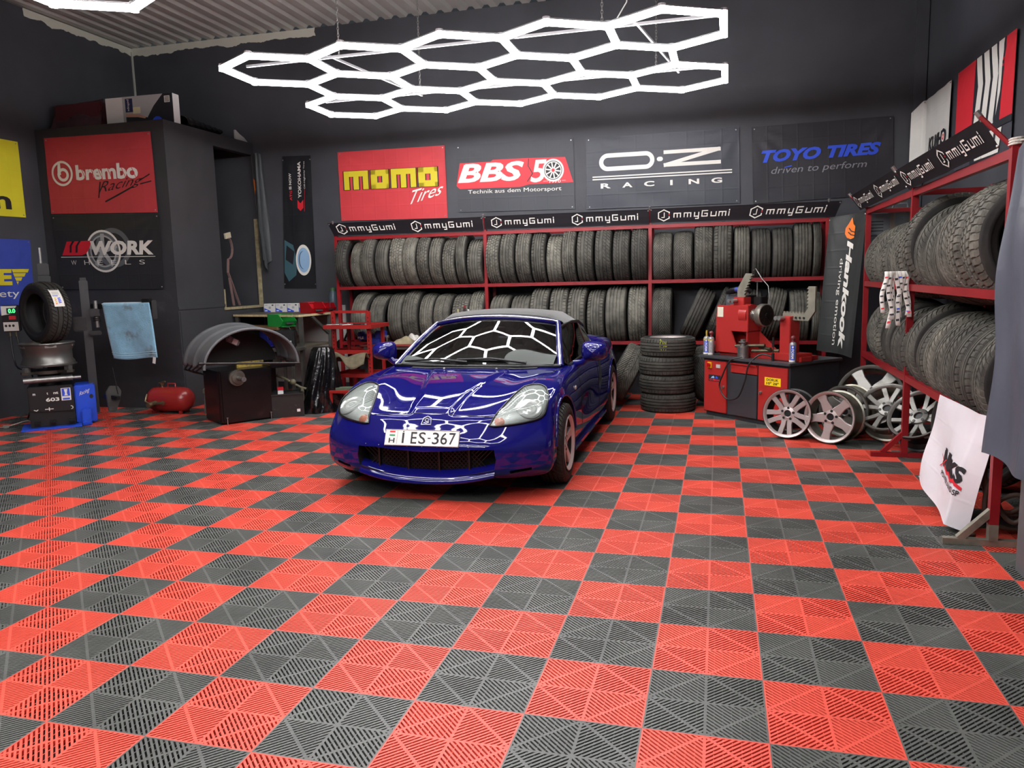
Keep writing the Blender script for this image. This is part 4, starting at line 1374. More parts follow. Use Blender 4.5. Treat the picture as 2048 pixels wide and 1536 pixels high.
m = MB().box((-4.06, 5.30, .665), (.34, .30, .035)).bar((-4.18, 5.2, 0), (-4.18, 5.2, .65), .03).bar((-3.94, 5.2, 0), (-3.94, 5.2, .65), .03).bar((-4.18, 5.42, 0), (-4.18, 5.42, .65), .03).bar((-3.94, 5.42, 0), (-3.94, 5.42, .65), .03)
tag(m.build('small_stand', [M_leg]), 'small grey steel stand carrying the black tool case', 'stand')
t = thing('wall_reel', 'black round clamp fixed low on the white wall panel by the bench leg', 'clamp', (-3.93, 6.47, .62))
MB().cyl((0, -.02, 0), (0, .06, 0), .07, n=16).build('clamp_body', [M_black], t, 40)
MB().bar((0, .0, -.02), (.20, -.05, .30), .02).bar((0, 0, 0), (-.12, 0, -.30), .02).build('clamp_arm', [M_black], t)

# ------------------------------------------------------------------ wheel balancer
ang = math.atan2(.818, .575)
bal = thing('wheel_balancer', 'black wheel balancer with arched grey plastic hood', 'wheel balancer', (-3.99, 3.83, 0), ang)
M_bk = mat('black_cabinet_paint', '#0d0b0c', .28, spec=.5, var=.2, vs=3, dirt='#231d1b', ds=4, dth=.6)
b = MB().prism([(0.0, 0), (.55, 0), (.55, .49), (.0, .49), (-.02, .45), (-.02, .03)], (0, 0, .015), (1, 0, 0), (0, 1, 0), .555)
b.build('cabinet', [M_bk], bal, None, .012)
for x in (.04, .52): MB().cyl((x, -.012, 0), (x, -.012, .075), .006, n=8).cyl((x, -.012, .07), (x, -.012, .08), .012, n=8).build('floor_bolt', [M_steel], bal)
MB().cyl((.17, 0, .49), (.17, -.03, .49), .085, n=28).cyl((.17, -.03, .49), (.17, -.05, .49), .06, n=24).build('flange', [mat('worn_flange', '#6f6b62', .35, .7, var=.3, vs=12)], bal, 40)
MB().cyl((.17, -.05, .49), (.17, -.20, .49), .020, n=16).cyl((.17, -.20, .49), (.17, -.21, .49), .026, n=16).build('shaft', [M_steel], bal, 40)
M_hood = mat('grey_hood_plastic', '#5a5c5e', .42, spec=.45, var=.08, vs=5)
def hood(u, v):
    t = PI * (1 - u)
    y = -.14 + .50 * v
    rib = .016 * max(0, math.cos(v * PI * 2 * 2.4 - .6)) ** 4
    k = 1 + .05 * v
    return Vector((.30 - .03 * v + (.50 * k + rib) * math.cos(t), y, .615 + .03 * v + (.385 * k + rib) * math.sin(t)))
b = MB().grid(hood, 40, 40)
o = b.build('hood', [M_hood], bal, 50)
sm = o.modifiers.new('thick', 'SOLIDIFY'); sm.thickness = .006
M_hin = mat('hood_inside', '#16120f', .6)
b = MB()
P = [Vector((.30 + .45 * math.cos(PI * i / 24), .31, .615 + .345 * math.sin(PI * i / 24))) for i in range(25)]
b.add(P, [tuple(range(25))])
b.build('hood_back', [M_hin], bal)
MB().tube([Vector((.30 + .505 * math.cos(PI * i / 32), -.145, .615 + .39 * math.sin(PI * i / 32))) for i in range(33)], .016, 8).build('hood_lip', [M_hood], bal, 60)
MB().cyl((-.22, -.15, .685), (.82, -.15, .60), .012, n=10).cyl((-.26, -.15, .688), (-.20, -.15, .683), .016, n=10, mi=1).build('guard_bar', [mat('dark_steel_rod', '#3a3938', .35, .6), M_black], bal, 40)
m = MB()
for k in range(4): m.tube([(-.20 - .012 * k, -.13 + .12 * k, .66), (-.26, -.05 + .11 * k, .60), (-.14, .05 + .1 * k, .55)], .010, 6)
m.build('hood_hinge', [M_black], bal, 60)
MB().box((.42, .24, .60), (.30, .03, .06)).build('weight_strip', [mat('yellow_strip', '#b59c45', .5, dirt='#30354f', ds=22, dth=.5)], bal)
t2 = MB().box((.70, .20, .56), (.28, .36, .02)).box((.70, .02, .58), (.28, .012, .05)).box((.56, .2, .58), (.012, .36, .05)).box((.84, .2, .58), (.012, .36, .05))
t2.bar((.70, .3, 0), (.70, .3, .56), .05)
tray = t2.build('weight_tray', [M_bk], bal)
m = MB()
for k in range(9):
    m.box((.60 + rnd.random() * .2, .06 + rnd.random() * .22, .585), (.03 + rnd.random() * .05, .03, .03), (0, 0, rnd.random() * 3), mi=k % 3)
m.build('loose_weights', [mat('white_card', '#d6d6d4'), M_bk, mat('dull_red', '#5b1d1b', .6)], tray)
t = thing('plastic_bag_pack', 'small clear pack with white label hooked inside the balancer hood', 'pack', (-3.99, 3.83, 0), ang)
MB().box((.22, .16, .87), (.15, .05, .07), (0, .5, 0)).build('pack_body', [mat('clear_pack', '#77787a', .2, var=.4, vs=25)], t, 30, .012)
MB().box((.235, .132, .86), (.055, .004, .055), (0, .5, 0)).build('label', [mat('white_card', '#d6d6d4')], t)

# black bin, bag, tank
t = thing('parts_bin', 'dusty black open bin with small white label beside the balancer', 'bin', (-3.63, 4.50, 0), .6)
M_db = mat('dusty_black_bin', '#161514', .5, dirt='#4d4a46', ds=7, dth=.58)
b = MB().box((0, -.145, .13), (.34, .01, .26)).box((0, .145, .13), (.34, .01, .26)).box((-.165, 0, .13), (.01, .29, .26)).box((.165, 0, .13), (.01, .29, .26)).box((0, 0, .008), (.34, .29, .016))
b.build('bin_body', [M_db], t)
MB().box((0, -.15, .255), (.36, .02, .015)).box((0, .15, .255), (.36, .02, .015)).box((-.17, 0, .255), (.02, .3, .015)).box((.17, 0, .255), (.02, .3, .015)).build('rim', [M_db], t)
MB().box((.11, -.151, .07), (.035, .003, .03)).build('label', [mat('white_card', '#d6d6d4')], t)
t = thing('spray_tin', 'small red and white tin standing in the black bin', 'tin', (-3.68, 4.46, .02), .6)
MB().box((0, 0, .15), (.06, .04, .30)).build('tin_body', [mat('white_card', '#d6d6d4')], t, None, .006)
MB().box((0, -.0, .285), (.063, .043, .035)).build('tin_top', [M_rb], t)
m = MB().tube([(-3.85, 4.62, .44), (-3.70, 4.60, .40), (-3.52, 4.62, .30), (-3.46, 4.64, .28)], .014, 8).sphere((-3.60, 4.60, .36), .035)
m.cyl((-3.5, 4.62, 0.02), (-3.5, 4.62, .30), .02, n=8)
tag(m.build('air_gun_hose', [mat('olive_rubber', '#57543f', .6)], None, 60), 'olive rubber hose end lying over the black bin', 'hose')
def bagf(u, v):
    a = u * 2 * PI
    r0 = .13 + .17 * (1 - v) ** .8 + .035 * (1 - v) * math.sin(a * 3 + 1)
    pl = .012 * math.sin(a * 9 + v * 6 + 2 * math.sin(v * 5)) * (1 - .3 * v) + .007 * math.sin(a * 17 - v * 11)
    r = (r0 + pl) if v < .999 else .12
    return Vector((-3.37 + r * math.cos(a) * .85 + .05 * (v - .3), 4.83 + r * math.sin(a) * .8, .005 + .73 * v))
b = MB().grid(bagf, 90, 26)
b.add([bagf(i / 40, 1) for i in range(40)], [tuple(range(40))])
tag(b.build('rubbish_bag', [mat('shiny_black_film', '#0a0a0b', .16, spec=.65, bump=.7, bs=11)], None, 180), 'shiny black rubbish bag standing on the floor between bin and red cart', 'bag')

t = thing('air_tank', 'small red air tank with brass valve lying on the floor by the closet', 'air tank', (-5.12, 4.46, 0))
M_tank = mat('red_tank_paint', '#9c2a28', .3, coat=.4, dirt='#5e1512', ds=6, dth=.64)
MB().lathe([(0, -.285), (.06, -.28), (.105, -.255), (.135, -.21), (.142, -.17), (.142, .17), (.135, .21), (.105, .255), (.06, .28), (0, .285)], (0, 0, .165), (1, 0, 0), 32).build('tank_body', [M_tank], t, 60)
for x in (-.19, .17):
    MB().box((x, -.06, .02), (.03, .03, .04)).box((x, .06, .02), (.03, .03, .04)).build('foot', [M_tank], t)
MB().tube([(-.02, 0, .30), (-.02, 0, .345), (.08, 0, .345), (.08, 0, .30)], .009, 8).build('handle', [M_tank], t, 60)
M_brass = mat('brass_valve', '#7d7256', .4, .7, var=.3, vs=20)
MB().cyl((-.10, 0, .30), (-.10, 0, .36), .014, n=10).cyl((-.13, -.01, .35), (-.04, -.02, .37), .011, n=8).sphere((-.10, 0, .345), .022).build('valve', [M_brass], t, 60)
MB().cyl((-.10, -.13, .14), (-.10, -.26, .13), .028, n=12).cyl((-.10, -.20, .135), (.05, -.21, .15), .017, n=10).cyl((.05, -.21, .15), (.07, -.21, .15), .024, n=10).tube([(-.2, -.14, .24), (-.21, -.17, .16), (-.10, -.19, .12)], .010, 6).build('blast_pipe', [M_brass], t, 60)
t = thing('step_stool', 'worn grey step stool half hidden behind the balancer', 'stool', (-4.60, 4.62, 0), .5)
MB().box((0, 0, .26), (.3, .22, .05)).build('seat', [mat('worn_grey_board', '#6d6a5e', .7, var=.3, vs=12)], t, None, .006)
for x in (-.12, .12):
    for y in (-.08, .08): MB().bar((x * 1.15, y * 1.2, 0), (x, y, .24), .025).build('leg', [M_leg], t)

# ------------------------------------------------------------------ tyre changer
ch = thing('tyre_changer', 'black and blue tyre changer machine with turntable and tall posts', 'tyre changer', (-5.78, 3.46, 0), math.atan2(.68, .73))
M_pan = mat('black_panel', '#1b1c1e', .32, var=.15, vs=5)
M_mblue = mat('machine_blue', '#1f4fd0', .38, dirt='#17357f', ds=5, dth=.64)
M_mblk = mat('machine_black', '#101112', .4, dirt='#2f2e2c', ds=6, dth=.6)
MB().box((-.015, .22, .235), (.42, .42, .43)).build('machine_body', [M_mblk], ch, None, .01)
MB().box((-.03, .14, .010), (.56, .44, .02)).build('base_plate', [M_mblue], ch, None, .004)
fp = MB().prism([(-.20, .19), (.19, .17), (.20, .43), (-.20, .445), (-.215, .42), (-.215, .22)], (0, .005, 0), (1, 0, 0), (0, 0, 1), .018).build('front_panel', [M_pan], ch, None, .006)
p = Print()
p.text('603', (.36, .42, .66, .58), 'w', 1, bold=.03)
p.text('m', (.08, .72, .14, .80), 'w', 1, bold=.03); p.text('t', (.39, .72, .42, .82), 'w', 1, bold=.03); p.text('nt', (.54, .72, .65, .82), 'w', 1, bold=.03)
p.poly([(.71, .42), (.93, .42), (.93, .95), (.71, .95)], 'w', 1); p.poly([(.73, .60), (.91, .60), (.91, .93), (.73, .93)], 'b', 1.4)
p.poly([(.78, .63), (.86, .63), (.84, .72), (.86, .90), (.78, .90), (.80, .72)], 'w', 2); p.poly([(.74, .45), (.90, .45), (.90, .52), (.74, .52)], 'b', 1.4)
p.stroke([(.08, .10), (.13, .06), (.16, .10)], .03, 'w', 1, .7); p.stroke([(.33, .10), (.50, .10)], .03, 'w', 1, .7); p.stroke([(.415, .04), (.415, .16)], .03, 'w', 1, .7)
p.ring((.90, .10), .055, .08, 'w', 1, asp=.7, a0=-1.5, a1=1.6)
p.wrap(lambda u, v, h: Vector((-.21 + .41 * u, -.0135 - h * .3, .185 + .25 * v)), ch, INK, 0)
for x in (-.16, -.02, .16): MB().box((x, -.035, .07), (.055, .07, .02), (.25, 0, 0)).bar((x, .01, .04), (x, .01, .10), .05, .02).build('pedal', [M_mblk], ch, None, .004)
MB().box((.30, .24, .225), (.20, .36, .41)).build('side_cabinet', [M_mblue], ch, None, .012)
p = Print(); p.text('Racing', ((.22, .70), (.72, .80), (.26, .84), (.76, .95)), 'w', 1, shear=.2)
p.ring((.80, .70), .001, .06, 'k', 1, 16, asp=1.6)
p.wrap(lambda u, v, h: Vector((.20 + .20 * u, .059 - h * .3, .03 + .39 * v)), ch, INK, 0)
MB().box((.30, .02, .10), (.09, .08, .14)).box((.30, .0, .03), (.09, .12, .03), (.2, 0, 0)).build('bead_pedal', [M_mblue], ch, None, .006)
MB().cyl((-.02, .22, .44), (-.02, .22, .56), .11, n=24).build('turntable_column', [M_mblk], ch, 40)
M_tt = mat('worn_turntable', '#55534c', .35, .75, var=.3, vs=12)
b = MB()
for k in range(4):
    a = PI / 4 + k * PI / 2
    q = [(math.cos(a) * r - math.sin(a) * s, math.sin(a) * r + math.cos(a) * s) for r, s in ((.05, -.07), (.30, -.05), (.33, 0), (.30, .05), (.05, .07))]
    b.prism(q, (-.02, .22, .585), (1, 0, 0), (0, 1, 0), .025)
b.cyl((-.02, .22, .575), (-.02, .22, .61), .19, n=32)
b.build('turntable', [M_tt], ch, 40)
for k in range(4):
    a = PI / 4 + k * PI / 2
    MB().box((-.02 + .27 * math.cos(a), .22 + .27 * math.sin(a), .63), (.07, .05, .055), (0, 0, a)).build('clamp_jaw', [M_steel], ch, None, .006)
MB().cyl((-.25, .02, .52), (.20, .06, .52), .035, n=14).cyl((.20, .06, .52), (.28, .065, .52), .02, n=10).build('clamp_cylinder', [M_steel], ch, 40)
def LW(p):                                   # world point to the machine's own axes
    a = -math.atan2(.68, .73)
    d = Vector(p) - Vector((-5.78, 3.46, 0))
    return Vector((d.x * math.cos(a) - d.y * math.sin(a), d.x * math.sin(a) + d.y * math.cos(a), d.z))
MB().bar(LW((-5.66, 3.9, .1)), LW((-5.66, 3.9, 1.55)), .085, .08).build('assist_post', [mat('post_black', '#26282a', .45, var=.12, vs=4)], ch, None, .006)
MB().box(LW((-5.66, 3.9, 1.565)), (.06, .05, .03)).build('post_cap', [M_mblk], ch)
MB().bar(LW((-5.62, 3.95, 1.27)), LW((-4.82, 3.95, 1.25)), .06, .055).build('assist_arm', [M_mblk], ch, None, .008)
MB().bar(LW((-4.82, 3.95, 1.32)), LW((-4.82, 3.95, 1.12)), .05, .05).bar(LW((-4.95, 3.95, 1.31)), LW((-4.86, 3.95, 1.31)), .07, .06).build('arm_head', [M_mblk], ch, None, .006)
MB().cyl(LW((-5.51, 3.88, 1.04)), LW((-5.51, 3.88, 1.33)), .022, n=12).build('damper', [M_steel], ch, 40)
m = MB()
m.tube([LW((-5.51 + .034 * math.cos(a), 3.88 + .034 * math.sin(a), 1.10 + a * .0035)) for a in [i * .6 for i in range(70)]], .006, 5)
m.build('spring', [mat('black_spring', '#1c1c1c', .4)], ch, 60)
MB().box(LW((-5.55, 3.90, 1.20)), (.10, .16, .09)).box(LW((-5.72, 3.87, 1.08)), (.14, .12, .16)).box(LW((-5.56, 3.9, .98)), (.12, .12, .05)).build('carriage', [M_mblk], ch, None, .01)
MB().bar(LW((-6.22, 3.95, .4)), LW((-6.22, 3.95, 1.62)), .12, .10).box(LW((-6.22, 3.95, 1.68)), (.11, .12, .14)).build('mount_column', [M_mblk], ch, None, .01)
MB().cyl(LW((-6.22, 3.92, 1.66)), LW((-6.22, 3.92, 1.92)), .018, n=12).build('mount_rod', [M_steel], ch, 40)
m = MB().prism([(0, 0), (.10, -.02), (.17, .10), (.20, .20), (.16, .26), (.04, .27), (-.02, .20)], LW((-5.33, 3.72, .15)), (.7, .2, 0), (0, 0, 1), .03)
m.build('bead_blade', [mat('blade_grey', '#3f413f', .5, .3, var=.3, vs=9)], ch, None, .006)
MB().bar(LW((-5.42, 3.8, .30)), LW((-5.18, 3.72, .29)), .04).cyl(LW((-5.2, 3.74, .33)), LW((-5.24, 3.74, .62)), .006, n=6).build('bead_arm', [M_mblk], ch)
# wheel rim and tyre on the turntable
r_ = make_rim('dull grey steel rim lying on the tyre changer turntable', 'five', .27, .24, 5, (M_alloyd, mat('grey_barrel', '#6d6c68', .35, .7, var=.15, vs=5)), name='alloy_wheel_rim')
r_.location = (-5.935, 3.607, .78); r_.rotation_euler = (0, -PI / 2, 0)
ty = tyre('asym', .325, .235, (-5.83, 3.53, 1.222), (0, 0, 1.30), .12, 'clean black new tyre with white label standing on the rim of the tyre changer', None)
del_g = ty.get('group')
if del_g is not None: del ty['group']
p = Print()
p.poly([(0, 0), (1, 0), (1, 1), (0, 1)], 'w', 1); p.poly([(0.05, .94), (.95, .94), (.95, .99), (.05, .99)], 'k', 2)
for i in range(4): p.poly([(.15, .80 - i * .05), (.8, .80 - i * .05), (.8, .82 - i * .05), (.15, .82 - i * .05)], 's', 2)
p.poly([(.1, .56), (.62, .56), (.62, .60), (.1, .60)], 'b', 2)
for i in range(4):
    p.poly([(.18, .42 - i * .1), (.34, .42 - i * .1), (.34, .48 - i * .1), (.18, .48 - i * .1)], 'o' if i % 2 else 'y', 2); p.poly([(.5, .40 - i * .08), (.78, .44 - i * .08), (.78, .48 - i * .08), (.5, .46 - i * .08)], 'b', 2)
def lab(u, v, h):
    a = .20 + v * .62            # angle above the horizontal, on the side turned to the camera
    r = .312 * 1.0 + h * .4
    return Vector(((u - .5) * .09 - .02, -r * math.cos(a) , r * math.sin(a)))
p.wrap(lab, ty, INK, .2, lift=.003, name='paper_label')

# towel over the arm
def tow(u, v):
    if v > .93:
        k = (v - .93) / .07
        return Vector((-5.47 + .60 * u, 3.905 + .09 * k, 1.305 - .02 * (1 - math.sin(k * PI))))
    k = v / .93
    return Vector((-5.44 + .60 * u + .09 * (1 - k) * (1 - .35 * u), 3.90 - .012 * math.sin(u * 8 + k * 3) * (1 - k) - .004, .70 + .60 * k - .012 * math.sin(u * 5)))
b = MB().grid(tow, 30, 34)
M_tow = mat('blue_towel', '#7fb2cb', .9, sheen=.4, var=.12, vs=14, dirt='#5a5040', ds=5.5, dth=.56, bump=.5, bs=90)
o = b.build('shop_towel', [M_tow], None, 180)
sm = o.modifiers.new('thick', 'SOLIDIFY'); sm.thickness = .006
tag(o, 'light blue towel with oily stains hanging over the tyre changer arm', 'towel')
for k in range(2):
    MB().grid(lambda u, v: tow(u, .06 + .035 * k + .012 * v) + Vector((0, -.006, 0)), 20, 1).build('woven_stripe', [mat('pale_blue_stripe', '#a5cfe0', .9)], o)
MB().box(tow(.93, 0) + Vector((0, -.004, -.03)), (.035, .003, .07), (0, .2, 0)).build('care_tag', [mat('white_card', '#d6d6d4')], o)

# inflator box and cables
t = thing('tyre_inflator', 'white and black tyre inflator box with green digits beside the blue flag', 'tyre inflator', (-6.66, 3.88, 1.0), .55)
MB().box((0, 0, .15), (.17, .08, .30)).build('housing', [M_mblk], t, None, .012)
p = Print()
p.poly([(0, .62), (.6, .68), (.95, .98), (.0, .98)], 'w', 1); p.poly([(.05, .02), (.95, .02), (.95, .36), (.05, .36)], 'w', 1)
p.poly([(.32, .68), (.92, .68), (.92, .90), (.32, .90)], 'k', 2)
p.text('0.0', (.42, .71, .84, .87), 'gl', 3, bold=.02)
p.poly([(.42, .46), (.84, .46), (.84, .60), (.42, .60)], 'r', 2)
for x in (.2, .42, .64): p.ring((x, .22), .001, .05, 'k', 2, 12, asp=1.6)
p.wrap(lambda u, v, h: Vector(((u - .5) * .165, -.041 - h * .3, .005 + .29 * v)), t, dict(INK, gl=mat('green_digits', (.05, .9, .15), emit=3.)), 0, name='front_print')
for x in (-.03, .03): MB().cyl((x, 0, -.05), (x, 0, 0), .011, n=8).build('hose_fitting', [M_brass], t)
M_cab = mat('black_cable', '#121213', .45)
for i, (pts, lb) in enumerate([([(-6.68, 3.86, .95), (-6.60, 3.82, .62), (-6.30, 3.72, .55), (-6.28, 3.7, .30), (-6.5, 3.8, .02)], 'left black air hose looping down from the tyre inflator'),
                               ([(-6.62, 3.89, .95), (-6.52, 3.86, .7), (-6.20, 3.8, .60), (-6.15, 3.78, .35), (-6.1, 3.9, .1)], 'right black air hose hanging from the tyre inflator to the changer'),
                               ([(-6.55, 3.95, 1.28), (-6.35, 3.95, 1.1), (-6.15, 3.9, .8), (-6.12, 3.9, .6)], 'black cable running from the inflator top to the mount column')]):
    q = [Vector(a) for a in pts]
    path = []
    for j in range(len(q) - 1):
        for s in range(8):
            tt = s / 8
            a, b_, c, d = q[max(0, j - 1)], q[j], q[j + 1], q[min(len(q) - 1, j + 2)]
            path.append(.5 * ((2 * b_) + (c - a) * tt + (2 * a - 5 * b_ + 4 * c - d) * tt ** 2 + (3 * b_ - a - 3 * c + d) * tt ** 3))
    path.append(q[-1])
    tag(MB().tube(path, .009, 6).build('air_hose', [M_cab], None, 60), lb, 'hose')
def smooth_path(pts, n=8):
    q = [Vector(a) for a in pts]
    path = []
    for j in range(len(q) - 1):
        for s in range(n):
            t = s / n
            a, b_, c, d = q[max(0, j - 1)], q[j], q[j + 1], q[min(len(q) - 1, j + 2)]
            path.append(.5 * ((2 * b_) + (c - a) * t + (2 * a - 5 * b_ + 4 * c - d) * t ** 2 + (3 * b_ - a - 3 * c + d) * t ** 3))
    return path + [q[-1]]
m = MB().tube(smooth_path([(-6.9, 3.25, .01), (-6.55, 3.3, .012), (-6.35, 3.36, .015), (-6.2, 3.5, .06), (-6.05, 3.45, .05), (-5.9, 3.52, .06)]), .006, 6).box((-6.33, 3.36, .02), (.05, .03, .03))
tag(m.build('power_cord', [mat('grey_cord', '#a5a299', .5)], None, 60), 'thin pale cord lying on the floor left of the tyre changer', 'cord')
# ------------------------------------------------------------------ red tool cart and vise table
M_cart = mat('red_cart_paint', '#8f211e', .36, dirt='#6f120f', ds=9, dth=.66)
cart = thing('tool_cart', 'red steel tool cart with trays, standing behind the rubbish bag', 'tool cart', (-3.15, 5.2, 0))
for x in (-.22, .23):
    m = MB().bar((x, .0, 0.02), (x, .0, 1.12), .05, .03)
    o = m.build('upright', [M_cart], cart, None, .004)
    m = MB()
    for k in range(22): m.box((x, -.0155, .1 + k * .045), (.010, .003, .018))
    m.build('slot_row', [M_black], o)
    MB().bar((x, .38, .02), (x, .38, .95), .035).build('rear_upright', [M_cart], cart)
MB().bar((-.22, 0, 1.115), (.23, 0, 1.115), .022, .03).build('handle', [M_cart], cart)
for z, nm in ((.955, 'top_tray'), (.66, 'middle_tray'), (.38, 'lower_tray'), (.14, 'bottom_tray')):
    b = MB().box((0, .16, z - .028), (.60 if z > .9 else .48, .52 if z > .9 else .44, .012)).box((0, -.10 if z > .9 else -.06, z - .012), (.60 if z > .9 else .48, .012, .045)).box((0, .42 if z > .9 else .38, z - .012), (.60 if z > .9 else .48, .012, .045))
    for s in (-1, 1): b.box((s * (.30 if z > .9 else .24), .16, z - .012), (.012, .52 if z > .9 else .44, .045))
    b.build(nm, [M_cart], cart)
tools = [((-3.36, 5.18), .16, .3, 'chrome spanner at the left of the cart top tray'), ((-3.30, 5.26), .18, -.2, 'short chrome extension lying across the cart top tray'), ((-3.18, 5.16), .13, .9, 'chrome socket bar in the middle of the cart top tray'), ((-3.05, 5.28), .2, .15, 'long dark ratchet in the cart top tray'), ((-2.98, 5.18), .12, -.7, 'small wrench at the right of the cart top tray')]
for i, (q, l, a, lb) in enumerate(tools):
    d = Vector((math.cos(a), math.sin(a), 0)) * l / 2
    c = Vector((*q, .966))
    m = MB().cyl(c - d, c + d, .008, n=8).cyl(c + d - Vector((0, 0, .012)), c + d + Vector((0, 0, .012)), .017, n=6)
    tag(m.build('hand_tool', [M_steel if i != 3 else M_black]), lb, 'tool', 'tools in the cart top tray')
def rag(u, v):
    return Vector((-3.42 + .50 * u, 4.99 + .16 * v + .04 * math.sin(u * 7), .60 + .045 * math.sin(u * 6 + v * 3) + .05 * math.sin(v * PI) - .09 * (abs(u - .45)) - (.14 * max(0, .3 - v)) * (1 + .6 * math.sin(u * 11))))
b = MB().grid(rag, 24, 12)
o = b.build('rag', [mat('khaki_rag', '#5d5642', .9, var=.3, vs=14)], None, 180)
so = o.modifiers.new('thick', 'SOLIDIFY'); so.thickness = .012
tag(o, 'crumpled khaki rag draped over the left front of the red cart', 'rag')
t = thing('low_stool', 'small red steel stool on the floor in front of the cart', 'stool', (-3.09, 4.83, 0))
MB().box((0, 0, .235), (.26, .24, .03)).build('seat', [M_cart], t, None, .004)
for x in (-.11, .11):
    for y in (-.1, .1): MB().bar((x, y, 0), (x, y, .22), .03).build('leg', [M_cart], t)
m = MB().box((-3.1, 4.83, .262), (.22, .10, .025), (0, 0, .3))
tag(m.build('folded_cloth', [mat('green_cloth', '#4b5a45', .9)]), 'folded green cloth lying on the small red stool', 'cloth')

tab = thing('vise_table', 'steel table with a rusty red plate top beside the red cart', 'table', (-2.83, 5.72, 0))
MB().box((.0, 0, .69), (.72, .44, .02)).build('table_top', [mat('rusty_plate', '#7d2d27', .6, var=.3, vs=9)], tab)
for x, y in ((-.30, -.18), (.30, -.18), (-.30, .18), (.30, .18)): MB().bar((x, y, 0), (x, y, .68), .04).build('leg', [M_leg], tab)
MB().bar((-.30, -.18, .655), (.30, -.18, .655), .03).bar((-.3, -.18, .3), (.3, -.18, .3), .03).build('apron', [M_leg], tab)
t = thing('bench_vise', 'blue bench vise with a hanging steel handle on the red plate table', 'vise', (-3.03, 5.60, .70), .1)
M_vise = mat('vise_blue', '#2339a0', .4, dirt='#1a2350', ds=8, dth=.62)
MB().box((0, .05, .035), (.16, .16, .07)).box((.06, .05, .11), (.12, .13, .10)).build('vise_body', [M_vise], t, None, .012)
MB().box((-.10, .05, .085), (.20, .06, .07)).box((-.19, .05, .10), (.05, .13, .10)).build('sliding_jaw', [M_vise], t, None, .01)
MB().cyl((.12, .05, .085), (.16, .05, .085), .02, n=12).cyl((.15, .0, .09), (.15, .0, -.07), .006, n=8).sphere((.15, 0, -.075), .011).build('screw_handle', [M_steel], t, 40)
p = Print(); p.text('PILE', (0, 0, 1, 1), 'w', 1, bold=.03)
p.wrap(lambda u, v, h: Vector((-.215 + .075 * u, -.016 - h * .2, .065 + .03 * v)), t, INK, 0)
b = MB().grid(lambda u, v: Vector((-2.80 + .26 * u, 5.58 + .2 * v, .70 + .10 * max(0, math.sin(u * PI)) ** .5 * max(0, math.sin(v * PI)) ** .5 * (.8 + .12 * math.sin(u * 9 + v * 5)))), 20, 14)
tag(b.build('dirty_cloth', [mat('beige_cloth', '#82795f', .9, var=.3, vs=12)], None, 180), 'crumpled beige cloth beside the blue vise', 'cloth')
b = MB().grid(lambda u, v: Vector((-2.70 + .2 * u, 5.70 + .14 * v, .70 + .13 * max(0, math.sin(u * PI)) ** .5 * max(0, math.sin(v * PI)) ** .5 * (.85 + .1 * math.sin(u * 11 + v * 8)))), 20, 14)
tag(b.build('plastic_bag', [mat('silver_film', '#b5b2aa', .2, spec=.7, bump=.5, bs=30)], None, 180), 'shiny pale plastic bag at the right end of the vise table', 'bag')
for (x, lb, c1, c2) in ((-1.86, 'white bottle with dark lettering in front of the lower tyres, seen over the car roof', 'white_card', 'white_card'), (-1.905, 'dark bottle with red neck standing by the white bottle over the car roof', 'black_plastic', 'dull_red_neck'), (-1.99, 'small pale bottle left of the dark bottle over the car roof', 'pale_bottle', 'pale_bottle')):
    mats = {'white_card': mat('white_card', '#d6d6d4'), 'black_plastic': M_black, 'dull_red_neck': mat('dull_red_neck', '#7a2326', .4), 'pale_bottle': mat('pale_bottle', '#b1aa82', .3)}
    h = .20 if 'dark' in lb and 'red neck' in lb else .15
    t = thing('bottle', lb, 'bottle', (x, 5.72, .955), group='bottles on the narrow stand behind the car')
    MB().lathe([(0, 0), (.018, 0), (.02, .01), (.02, h * .55), (.011, h * .75), (.011, h * .8), (0, h * .8)], n=14).build('bottle_body', [mats[c1]], t, 40)
    MB().cyl((0, 0, h * .8), (0, 0, h), .0115, n=12).build('cap', [mats[c2]], t, 40)
m = MB().box((-1.92, 5.72, .945), (.30, .14, .02)).bar((-2.05, 5.72, 0), (-2.05, 5.72, .94), .025).bar((-1.79, 5.72, 0), (-1.79, 5.72, .94), .025)
tag(m.build('bottle_stand', [M_leg]), 'narrow steel stand behind the car roof carrying small bottles', 'stand')

# ------------------------------------------------------------------ rim straightening machine
mach = thing('rim_machine', 'red and grey rim straightening machine with chuck, cabinet doors and toothed arms', 'workshop machine', (.87, 5.11, 0), math.radians(-44.3))
M_mg = mat('machine_grey', '#34373b', .42, var=.1, vs=4)
M_mr = mat('machine_red', '#a32b27', .36, coat=.15, dirt='#7a1815', ds=5, dth=.66)
b = MB().box((.56, .37, .32), (1.10, .70, .56)).box((.56, .37, .025), (1.06, .66, .05))
b.build('cabinet', [M_mg], mach, None, .004)
MB().box((.55, .36, .612), (1.17, .76, .028)).build('cabinet_top', [mat('machine_top', '#3a3c3f', .38, var=.2, vs=6, dirt='#1f1f1f', ds=5, dth=.6)], mach, None, .006)
def door(x0, x1, z0, z1, m_, nm):
    return MB().box(((x0 + x1) / 2, .012, (z0 + z1) / 2), (x1 - x0, .02, z1 - z0)).build(nm, [m_], mach, None, .003)
d1 = door(.035, .34, .05, .575, M_mr, 'door')
d2 = door(.75, 1.095, .05, .575, M_mr, 'door')
dr = door(.395, .735, .48, .575, M_mr, 'drawer')
MB().box((.565, -.004, .57), (.33, .015, .012)).build('drawer_pull', [M_mr], dr)
door(.395, .735, .05, .47, M_mg, 'front_plate')
